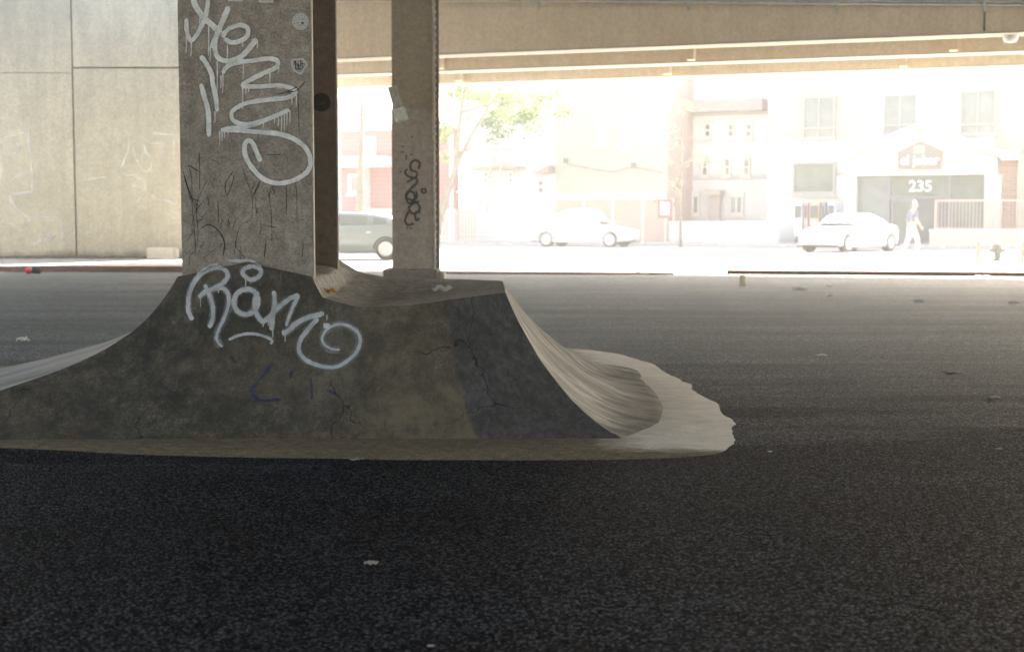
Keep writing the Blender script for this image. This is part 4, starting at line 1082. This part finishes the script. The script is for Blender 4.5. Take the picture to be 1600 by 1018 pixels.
# hydrant and posts (on near pavement of the side street)
def hydrant(px, py, hpx):
    p = G(px, py); s = p.y / F; h = hpx * s
    e = empty('fire_hydrant', p, 0, 'grey fire hydrant on the pavement in front of the low cream wall', 'hydrant'); hm = simple('hydrant_grey', (.15, .15, .135), .6, .2)
    m = MB(); m.tube([(0, 0, 0), (0, 0, .05), (0, 0, .06), (0, 0, h * .6), (0, 0, h * .66), (0, 0, h * .78)], [.14, .14, .10, .105, .135, .12], 14); m.build('barrel', hm, e, smooth=False)
    m = MB(); m.tube([(0, 0, h * .782), (0, 0, h * .88), (0, 0, h * .95), (0, 0, h)], [.14, .12, .07, .035], 14); m.build('bonnet', simple('hydrant_top', (.2, .19, .16), .6, .1), e)
    for s_ in (-1, 1): m = MB(); m.tube([(s_ * .1, 0, h * .58), (s_ * .2, 0, h * .58)], [.05, .055], 10); m.build('outlet', hm, e)
    m = MB(); m.tube([(0, -.1, h * .5), (0, -.2, h * .5)], [.065, .07], 10); m.build('outlet', hm, e)
hydrant(1558, 408, 30)
for px, lab in ((1528, 'thin tan steel bollard left of the hydrant'), (1598, 'thin tan steel bollard at the right edge beyond the hydrant')):
    p = G(px, 410); e = empty('bollard', p, 0, lab, 'bollard', 'bollards on either side of the hydrant')
    m = MB(); m.tube([(0, 0, 0), (0, 0, .56)], .05, 10); m.build('post', simple('bollard_tan', (.3, .25, .2), .6, .1), e)
    m = MB(); m.tube([(0, 0, .562), (0, 0, .6), (0, 0, .63)], [.065, .06, .02], 10); m.build('cap', rm, e)

# ------------------------------------------------------------------ cars
def car(px, py, length, height, ang, paint, label, kind='sedan', name='parked_car', gcol=(.42, .44, .43)):
    p = G(px, py); e = empty(name, (p.x, p.y, .004), ang, label, 'car', 'cars parked along the street')
    L, Hh, W = length, height, 1.78
    # station, bottom, belt, roof, half width lower, half width upper
    if kind == 'sedan':
        S = [(0, .38, .62, .62, .62), (.02, .28, .72, .72, .74), (.08, .2, .80, .80, .84), (.22, .18, .90, .90, .89), (.28, .18, .93, .95, .89), (.40, .18, .95, Hh * .97, .89), (.5, .18, .96, Hh, .89), (.62, .18, .97, Hh * .985, .89), (.74, .18, .98, Hh * .87, .89), (.83, .19, 1.0, 1.02, .88), (.94, .22, .96, .96, .84), (.985, .3, .88, .88, .76), (1, .4, .7, .7, .68)]
    else:
        S = [(0, .38, .62, .62, .62), (.02, .28, .74, .74, .74), (.08, .2, .84, .84, .84), (.2, .18, .93, .93, .89), (.27, .18, .98, 1.05, .89), (.40, .18, 1.0, Hh * .96, .89), (.52, .18, 1.02, Hh, .89), (.66, .18, 1.03, Hh * .99, .89), (.82, .19, 1.05, Hh * .92, .88), (.92, .2, 1.06, Hh * .75, .86), (.98, .3, .95, .98, .8), (1, .4, .75, .75, .7)]
    m = MB(); ring = []
    sub = []
    for i in range(len(S) - 1):
        for k in range(4):
            t = k / 4; sub.append([S[i][j] + (S[i + 1][j] - S[i][j]) * (t if j == 0 else t * t * (3 - 2 * t) * .5 + t * .5) for j in range(5)])
    sub.append(list(S[-1]))
    for (s, zb, zt, zr, hw_) in sub:
        x = (s - .5) * L; hw_ = hw_ * W / 1.78
        a = [(x, -hw_ * .93, zb), (x, -hw_, zb + .1), (x, -hw_, zt * .78), (x, -hw_ * .96, zt - .02), (x, -hw_ * .93, zt), (x, 0, zt + .02), (x, hw_ * .93, zt), (x, hw_ * .96, zt - .02), (x, hw_, zt * .78), (x, hw_, zb + .1), (x, hw_ * .93, zb)]
        m.v += a; ring.append(len(a))
    n = 11
    for i in range(len(sub) - 1):
        for k in range(n):
            a = i * n + k; b = i * n + (k + 1) % n; m.f.append((a, b, b + n, a + n)); m.m.append(0)
    m.f.append(tuple(range(n))); m.m.append(0); m.f.append(tuple((len(sub) - 1) * n + k for k in range(n))); m.m.append(0)
    body = m.build('body', paint, e, smooth=True)
    # greenhouse
    gm = MB(); st_ = [q for q in sub if q[3] > q[2] + .03]
    for (s, zb, zt, zr, hw_) in st_:
        x = (s - .5) * L; hr = hw_ * (.93 - .22 * (zr - zt) / (Hh - .95))
        gm.v += [(x, -hw_ * .9, zt - .03), (x, -hr, zr - .04), (x, -hr * .85, zr), (x, hr * .85, zr), (x, hr, zr - .04), (x, hw_ * .9, zt - .03)]
    for i in range(len(st_) - 1):
        for k in range(5):
            a = i * 6 + k; gm.f.append((a, a + 1, a + 7, a + 6)); gm.m.append(0)
    gm.build('roof', paint, e, smooth=True)
    gg = simple('car_glass', gcol, .15, .05, bump=0)  # pale default tone carries the sun's reflection in the glass colour
    # side windows proud of the roof panel
    for sgn in (-1, 1):
        for (a0, a1) in ((.30, .49), (.505, .70)) if kind == 'sedan' else ((.31, .50), (.515, .70), (.715, .84)):
            w_ = MB(); cols2 = [q for q in st_ if a0 <= q[0] <= a1]
            for (s, zb, zt, zr, hw_) in cols2:
                x = (s - .5) * L; hr = hw_ * (.93 - .22 * (zr - zt) / (Hh - .95)); top = zr - .1
                if top < zt + .05: top = zt + .05
                f = (top - zt) / max(.05, zr - .04 - zt); f = max(0, min(1, f))
                w_.v += [(x, sgn * (hw_ * .9 + .012), zt + .02), (x, sgn * (hw_ * .9 + (hr - hw_ * .9) * f + .012), top)]
            for i in range(len(cols2) - 1): w_.f.append((i * 2, i * 2 + 1, i * 2 + 3, i * 2 + 2)); w_.m.append(0)
            w_.build('window', gg, e)
    for (sa, sb, nm) in ((.265, .385, 'windscreen'), (.75, .835, 'rear_window')) if kind == 'sedan' else ((.26, .385, 'windscreen'), (.86, .955, 'rear_window')):
        w_ = MB(); cc = [q for q in st_ if sa <= q[0] <= sb]
        for (s, zb, zt, zr, hw_) in cc:
            x = (s - .5) * L; hr = hw_ * (.93 - .22 * (zr - zt) / (Hh - .95)) * .8; w_.v += [(x, -hr, zr + .012), (x, hr, zr + .012)]
        for i in range(len(cc) - 1): w_.f.append((i * 2, i * 2 + 1, i * 2 + 3, i * 2 + 2)); w_.m.append(0)
        if len(cc) > 1: w_.build(nm, gg, e)
    ty = simple('tyre', (.09, .085, .08), .8, .1); ri = simple('rim', (.5, .5, .5), .35, .1, metal=.4); ar = simple('arch', (.03, .03, .03), .9, .1)
    for sx in (.17, .82):
        for sgn in (-1, 1):
            x = (sx - .5) * L; r = .325
            w_ = MB(); w_.tube([(x, sgn * (W / 2 - .24), r), (x, sgn * (W / 2 - .02), r), (x, sgn * (W / 2 + .005), r)], [r, r, r - .03], 24); wh = w_.build('wheel', ty, e, smooth=False)
            w_ = MB(); w_.tube([(x, sgn * (W / 2 + .0055), r), (x, sgn * (W / 2 + .02), r)], [r * .68, r * .62], 20); rb = w_.build('rim', ri, wh)
            w_ = MB(); cxx, cz = x, r
            for k in range(14):
                a0, a1 = math.pi * k / 14, math.pi * (k + 1) / 14
                P = lambda a, q: (cxx + q * math.cos(a), sgn * (W / 2 * 1.0 + .004), cz + q * math.sin(a))
                w_.quad(P(a0, r + .008), P(a1, r + .008), P(a1, r + .05), P(a0, r + .05))
            w_.build('wheel_arch', ar, e)
    hl = simple('car_lamp', (.7, .7, .68), .2, .05, bump=0); rl_ = simple('rear_lamp', (.4, .05, .04), .3, .05, bump=0)
    for sgn in (-1, 1):
        w_ = MB(); w_.box(-L / 2 + .03, -L / 2 + .2, sgn * .6 - .13, sgn * .6 + .13, .62, .73); w_.build('headlight', hl, e, bevel=.02)
        w_ = MB(); w_.box(L / 2 - .12, L / 2 - .015, sgn * .6 - .14, sgn * .6 + .14, .72, .84); w_.build('rear_light', rl_, e, bevel=.02)
        w_ = MB(); w_.box(-.24 * L + .05, -.24 * L + .2, sgn * .93 - .08, sgn * .93 + .08, .98, 1.1); w_.build('mirror', paint, e, bevel=.03)
    for sgn in (-1, 1):
        for hx in (-.03, .2):
            w_ = MB(); w_.box(hx * L, hx * L + .14, sgn * W / 2 - .015, sgn * W / 2 + .03, .80, .84); w_.build('door_handle', hl, e, bevel=.01)
    w_ = MB(); w_.box(-L / 2 + .06, L / 2 - .06, -W / 2 + .06, W / 2 - .06, .2, .24); w_.build('underbody', ar, e)
    return e
def paint(name, c, rough=.25):
    t = NT(name, rough); t.color(t.ramp(t.noise(t.pos(obj=True), 2, 3), [(.3, tuple(q * .95 for q in c)), (.7, c)])); t.b.inputs['Coat Weight'].default_value = .6; return t.mat
pwht = paint('white_car_paint', (.8, .8, .78)); psil = paint('pale_silver_paint', (.74, .74, .72)); pgrn = paint('grey_green_paint', (.23, .26, .27)); prd = paint('red_paint', (.45, .05, .06))
car(1327, 393, 4.6, 1.4, R(46), pwht, 'white sedan with its nose to the left, pulling out in front of the shop')
car(914, 385.5, 4.5, 1.62, R(154), psil, 'pale rounded car parked in front of the pink brick building')
car(531, 405, 4.8, 1.42, R(-4), pgrn, 'grey green car with pale reflections seen between the two columns', 'hatch', gcol=(.16, .18, .18))
car(690, 378, 4.3, 1.35, FA, prd, 'small red car mostly hidden behind the riveted column')

# ------------------------------------------------------------------ person
def person(px, py, hpx):
    p = G(px, py); s = p.y / F; hh = hpx * s; k = hh / 1.75
    e = empty('person', p, R(8), 'white haired person in dark blue short sleeved shirt and pale trousers by the shop door', 'person')
    def skin(name, chains, mat, parent, root=0, lev=2):
        V, E, Rr = [], [], []
        idx = {}
        for ch in chains:
            prev = None
            for (nm, co, r) in ch:
                if nm in idx: i = idx[nm]
                else: i = len(V); V.append(tuple(c * k for c in co)); Rr.append(r * k); idx[nm] = i
                if prev is not None: E.append((prev, i))
                prev = i
        me = bpy.data.meshes.new(name); me.from_pydata(V, E, []); me.materials.append(mat)
        o = bpy.data.objects.new(name, me); C.objects.link(o); o.parent = parent
        sk = o.modifiers.new('skin', 'SKIN'); 
        for i, d_ in enumerate(me.skin_vertices[0].data if me.skin_vertices else []): d_.radius = (Rr[i], Rr[i]); d_.use_root = (i == root)
        if not me.skin_vertices:
            bm = bmesh.new(); bm.from_mesh(me); ly = bm.verts.layers.skin.verify()
            for i, v in enumerate(bm.verts): v[ly].radius = (Rr[i], Rr[i]); v[ly].use_root = (i == root)
            bm.to_mesh(me); bm.free()
        sb = o.modifiers.new('sub', 'SUBSURF'); sb.levels = lev; sb.render_levels = lev
        for q in me.polygons: q.use_smooth = True
        return o
    sk_ = simple('skin', (.5, .33, .25), .6, .05, 10, bump=0)
    # walking to the right (+x), facing +x, upper body bent slightly
    ch = [[('pel', (0, 0, .92), .13), ('bel', (.01, 0, 1.05), .135), ('che', (.03, 0, 1.25), .15), ('nb', (.06, 0, 1.42), .08), ('nk', (.09, 0, 1.49), .055), ('hd', (.12, 0, 1.58), .085), ('ht', (.13, 0, 1.68), .075)]]
    fingers = []
    for sgn, f_ in ((-1, 1), (1, -1)):
        y = sgn
        ch.append([('che', 0, 0), (f'sh{y}', (.04, y * .19, 1.37), .06), (f'el{y}', (.02 + f_ * .05, y * .24, 1.1), .042), (f'wr{y}', (.12 + f_ * .1, y * .2, .93), .028), (f'pa{y}', (.16 + f_ * .1, y * .2, .87), .034)])
        for q in range(4):
            yy = y * .2 + (q - 1.5) * .019; ln = (.05, .06, .055, .042)[q]
            ch.append([(f'pa{y}', 0, 0), (f'f{y}{q}a', (.18 + f_ * .1, yy, .84), .010), (f'f{y}{q}b', (.185 + f_ * .1, yy, .84 - ln), .008)])
        ch.append([(f'pa{y}', 0, 0), (f't{y}a', (.20 + f_ * .1, y * .2 - y * .01, .88), .011), (f't{y}b', (.225 + f_ * .1, y * .2, .85), .009)])
        ch.append([('pel', 0, 0), (f'hp{y}', (0, y * .1, .86), .095), (f'kn{y}', (.06 + f_ * .12, y * .1, .48), .06), (f'an{y}', (-.03 + f_ * .2, y * .1, .09), .042), (f'to{y}', (.12 + f_ * .2, y * .11, .04), .038)])
    body = skin('body', ch, sk_, e)
    sh = [[('pel', (0, 0, .98), .155), ('bel', (.01, 0, 1.08), .16), ('che', (.03, 0, 1.27), .17), ('nb', (.055, 0, 1.41), .095)]]
    for sgn, f_ in ((-1, 1), (1, -1)): sh.append([('che', 0, 0), (f's{sgn}', (.04, sgn * .2, 1.37), .08), (f'e{sgn}', (.03 + f_ * .03, sgn * .235, 1.18), .066)])
    skin('shirt', sh, simple('navy_cloth', (.13, .14, .19), .9, .1, 12), e)
    tr = [[('pel', (0, 0, .96), .15), ('lo', (0, 0, .88), .14)]]
    for sgn, f_ in ((-1, 1), (1, -1)): tr.append([('lo', 0, 0), (f'h{sgn}', (.01, sgn * .1, .8), .115), (f'k{sgn}', (.06 + f_ * .12, sgn * .1, .48), .082), (f'a{sgn}', (-.03 + f_ * .2, sgn * .1, .13), .068)])
    skin('trousers', tr, simple('khaki_cloth', (.5, .46, .38), .9, .06, 12), e)
    skin('hair', [[('a', (.085, 0, 1.62), .085), ('b', (.115, 0, 1.705), .088), ('c', (.15, 0, 1.715), .06)]], simple('white_hair', (.75, .74, .7), .9, .05, 20), e)
    for sgn, f_ in ((-1, 1), (1, -1)): skin('shoe', [[('a', (-.05 + f_ * .2, sgn * .1, .05), .05), ('b', (.06 + f_ * .2, sgn * .105, .045), .05), ('c', (.15 + f_ * .2, sgn * .11, .038), .038)]], simple('shoe_tan', (.35, .28, .22), .7, .1), e)
    m = MB(); q = Vector((.205, 0, 1.575)) * k; m.tube([q + Vector((-.02, 0, .02)), q + Vector((.014, 0, -.012)), q + Vector((-.01, 0, -.018))], [.008, .014, .008], 8); m.build('nose', sk_, e, smooth=True)
    for sgn in (-1, 1):
        q = Vector((.195, sgn * .032, 1.60)) * k; m = MB(); m.tube([q, q + Vector((.008, 0, 0))], [.009, .006], 8); m.build('eye', stk, e)
        q = Vector((.115, sgn * .083, 1.58)) * k; m = MB(); m.tube([q + Vector((0, 0, -.03)), q, q + Vector((0, sgn * .005, .03))], [.01, .016, .012], 6); m.build('ear', sk_, e)
    m = MB(); q = Vector((.2, 0, 1.545)) * k; m.tube([q + Vector((0, -.02, 0)), q + Vector((.006, 0, 0)), q + Vector((0, .02, 0))], .005, 6); m.build('mouth', simple('lip', (.35, .16, .14), .6), e)
person(1423, 397.5, 84)

# ------------------------------------------------------------------ trees
def tree(base, trunk, limbs, clumps, leafc, label, leaf=.10, per=130, name='tree', tl=.45):
    e = empty(name, base, 0, label, 'tree'); bk_ = simple('bark', (.20, .17, .13), .9, .25, 8)
    m = MB(); m.tube([Vector(p) - base for p in catmull(trunk[0], 5)], [trunk[1] + (trunk[2] - trunk[1]) * i / (len(trunk[0] * 5) - 5) for i in range(len(catmull(trunk[0], 5)))], 10)
    for L, r0, r1 in limbs:
        P = catmull(L, 5); m.tube([p - base for p in P], [r0 + (r1 - r0) * i / (len(P) - 1) for i in range(len(P))], 7)
    m.build('trunk', bk_, e, smooth=True)
    m = MB(); rnd = random.Random(hash(label) % 1000 if False else len(label))
    for (cx_, cy_, cz_, rx, rz, dens) in clumps:
        for k in range(int(per * dens)):
            while True:
                d_ = Vector((rnd.uniform(-1, 1), rnd.uniform(-1, 1), rnd.uniform(-1, 1)))
                if d_.length < 1: break
            p = Vector((cx_, cy_, cz_)) + Vector((d_.x * rx, d_.y * rx, d_.z * rz)) - base
            s_ = leaf * rnd.uniform(.6, 1.3); a = Vector((rnd.gauss(0, 1), rnd.gauss(0, 1), rnd.gauss(0, .6))).normalized(); b_ = a.cross(Vector((rnd.gauss(0, 1), rnd.gauss(0, 1), rnd.gauss(0, 1)))).normalized()
            m.mi = rnd.choice((0, 0, 1)); m.quad(p - a * s_, p - b_ * s_ * .5, p + a * s_, p + b_ * s_ * .5)
    def lm(c_):
        t = NT('leaf', .6); t.color(c_); tr_ = t.node('ShaderNodeBsdfTranslucent'); tr_.inputs[0].default_value = (*[min(1, q * 1.6) for q in c_], 1)
        mx = t.node('ShaderNodeMixShader'); mx.inputs[0].default_value = .45; t.link(t.b.outputs[0], mx.inputs[1]); t.link(tr_.outputs[0], mx.inputs[2]); t.link(mx.outputs[0], t.out.inputs['Surface']); return t.mat
    m.build('crown', [lm(leafc), lm(tuple(q * .65 for q in leafc))], e)
TY = 60.0
P = lambda x, y, Yv=TY: tuple(D(x, y, Yv))
base = G(678, 383.5); TY = base.y
cl = []
rnd = random.Random(3)
for k in range(46):
    x = rnd.uniform(690, 850); yc = 135 + 45 * abs((x - 745) / 100) ** 1.2 + rnd.uniform(-20, 60) * (1 if x < 790 else .5)
    q = D(x, max(118, yc), TY + rnd.uniform(-2, 2)); cl.append((q.x, q.y, q.z, rnd.uniform(.35, .7), rnd.uniform(.25, .5), rnd.uniform(.3, 1)))
for (x, y) in ((860, 145), (878, 175), (850, 160), (835, 150), (770, 215), (785, 205), (700, 245), (690, 215), (735, 100), (760, 90), (700, 110)):
    q = D(x, y, TY); cl.append((q.x, q.y, q.z, .5, .35, .6))
tree(base, ([P(678, 383), P(686, 345), P(700, 300), (P(712, 262)), P(716, 215), P(722, 165), P(735, 110)], .19, .05),
     [([P(712, 262), P(735, 215), P(765, 165), P(790, 130)], .09, .03), ([P(716, 215), P(700, 180), P(690, 140)], .07, .02), ([P(722, 175), P(780, 160), P(850, 150)], .06, .02), ([P(714, 240), P(750, 225), P(785, 205)], .05, .015)],
     cl, (.09, .14, .035), 'slender yellow green street tree leaning behind the riveted column', leaf=.075, per=190)
base = G(1063, 386); TY = base.y
cl = [(*D(x, y, TY), r, r * .6, d_) for x, y, r, d_ in ((1062, 164, .6, .8), (1080, 169, .6, .6), (1050, 174, .6, .5), (1045, 255, .6, .5), (1048, 290, .65, .6), (1080, 245, .8, .6), (1095, 250, .6, .4), (1040, 315, .5, .4), (1058, 225, .5, .3), (1054, 205, .5, .3))]
tree(base, ([P(1063, 386), P(1064, 300), P(1066, 230), P(1067, 172)], .07, .03), [([P(1065, 260), P(1080, 250), P(1095, 246)], .03, .01), ([P(1064, 300), P(1052, 290), P(1045, 280)], .03, .01)], cl, (.11, .14, .05), 'thin sapling with a small tufted crown in front of the arched building', leaf=.07, per=60)
base = G(548, 380); TY = base.y + 24
cl = [(*D(x, y, TY), .9, .6, 1) for x, y in ((540, 170), (555, 150), (575, 165), (595, 150), (600, 175), (560, 185), (535, 150), (500, 160), (520, 140))]
base = Vector((D(560, 300, TY).x, TY, 0))
tree(base, ([P(560, 378), P(562, 300), P(565, 200), P(566, 150)], .2, .06), [], cl, (.16, .18, .05), 'pale leafy tree rising behind the red house')

# ------------------------------------------------------------------ air: haze added to stand in for lens flare
FLARE_HAZE = .0024
if FLARE_HAZE:
    m = MB(); m.box(-95, 95, -60, 140, -1, 16); hz_ = m.build('flare_haze', None); hz_.data.materials.clear()
    mt = bpy.data.materials.new('flare_haze'); mt.use_nodes = True; n_ = mt.node_tree.nodes; n_.clear()
    out = n_.new('ShaderNodeOutputMaterial'); pv = n_.new('ShaderNodeVolumePrincipled'); pv.inputs['Density'].default_value = FLARE_HAZE; pv.inputs['Color'].default_value = (.95, .93, .88, 1)
    mt.node_tree.links.new(pv.outputs[0], out.inputs['Volume']); hz_.data.materials.append(mt); tag(hz_, kind='stuff')
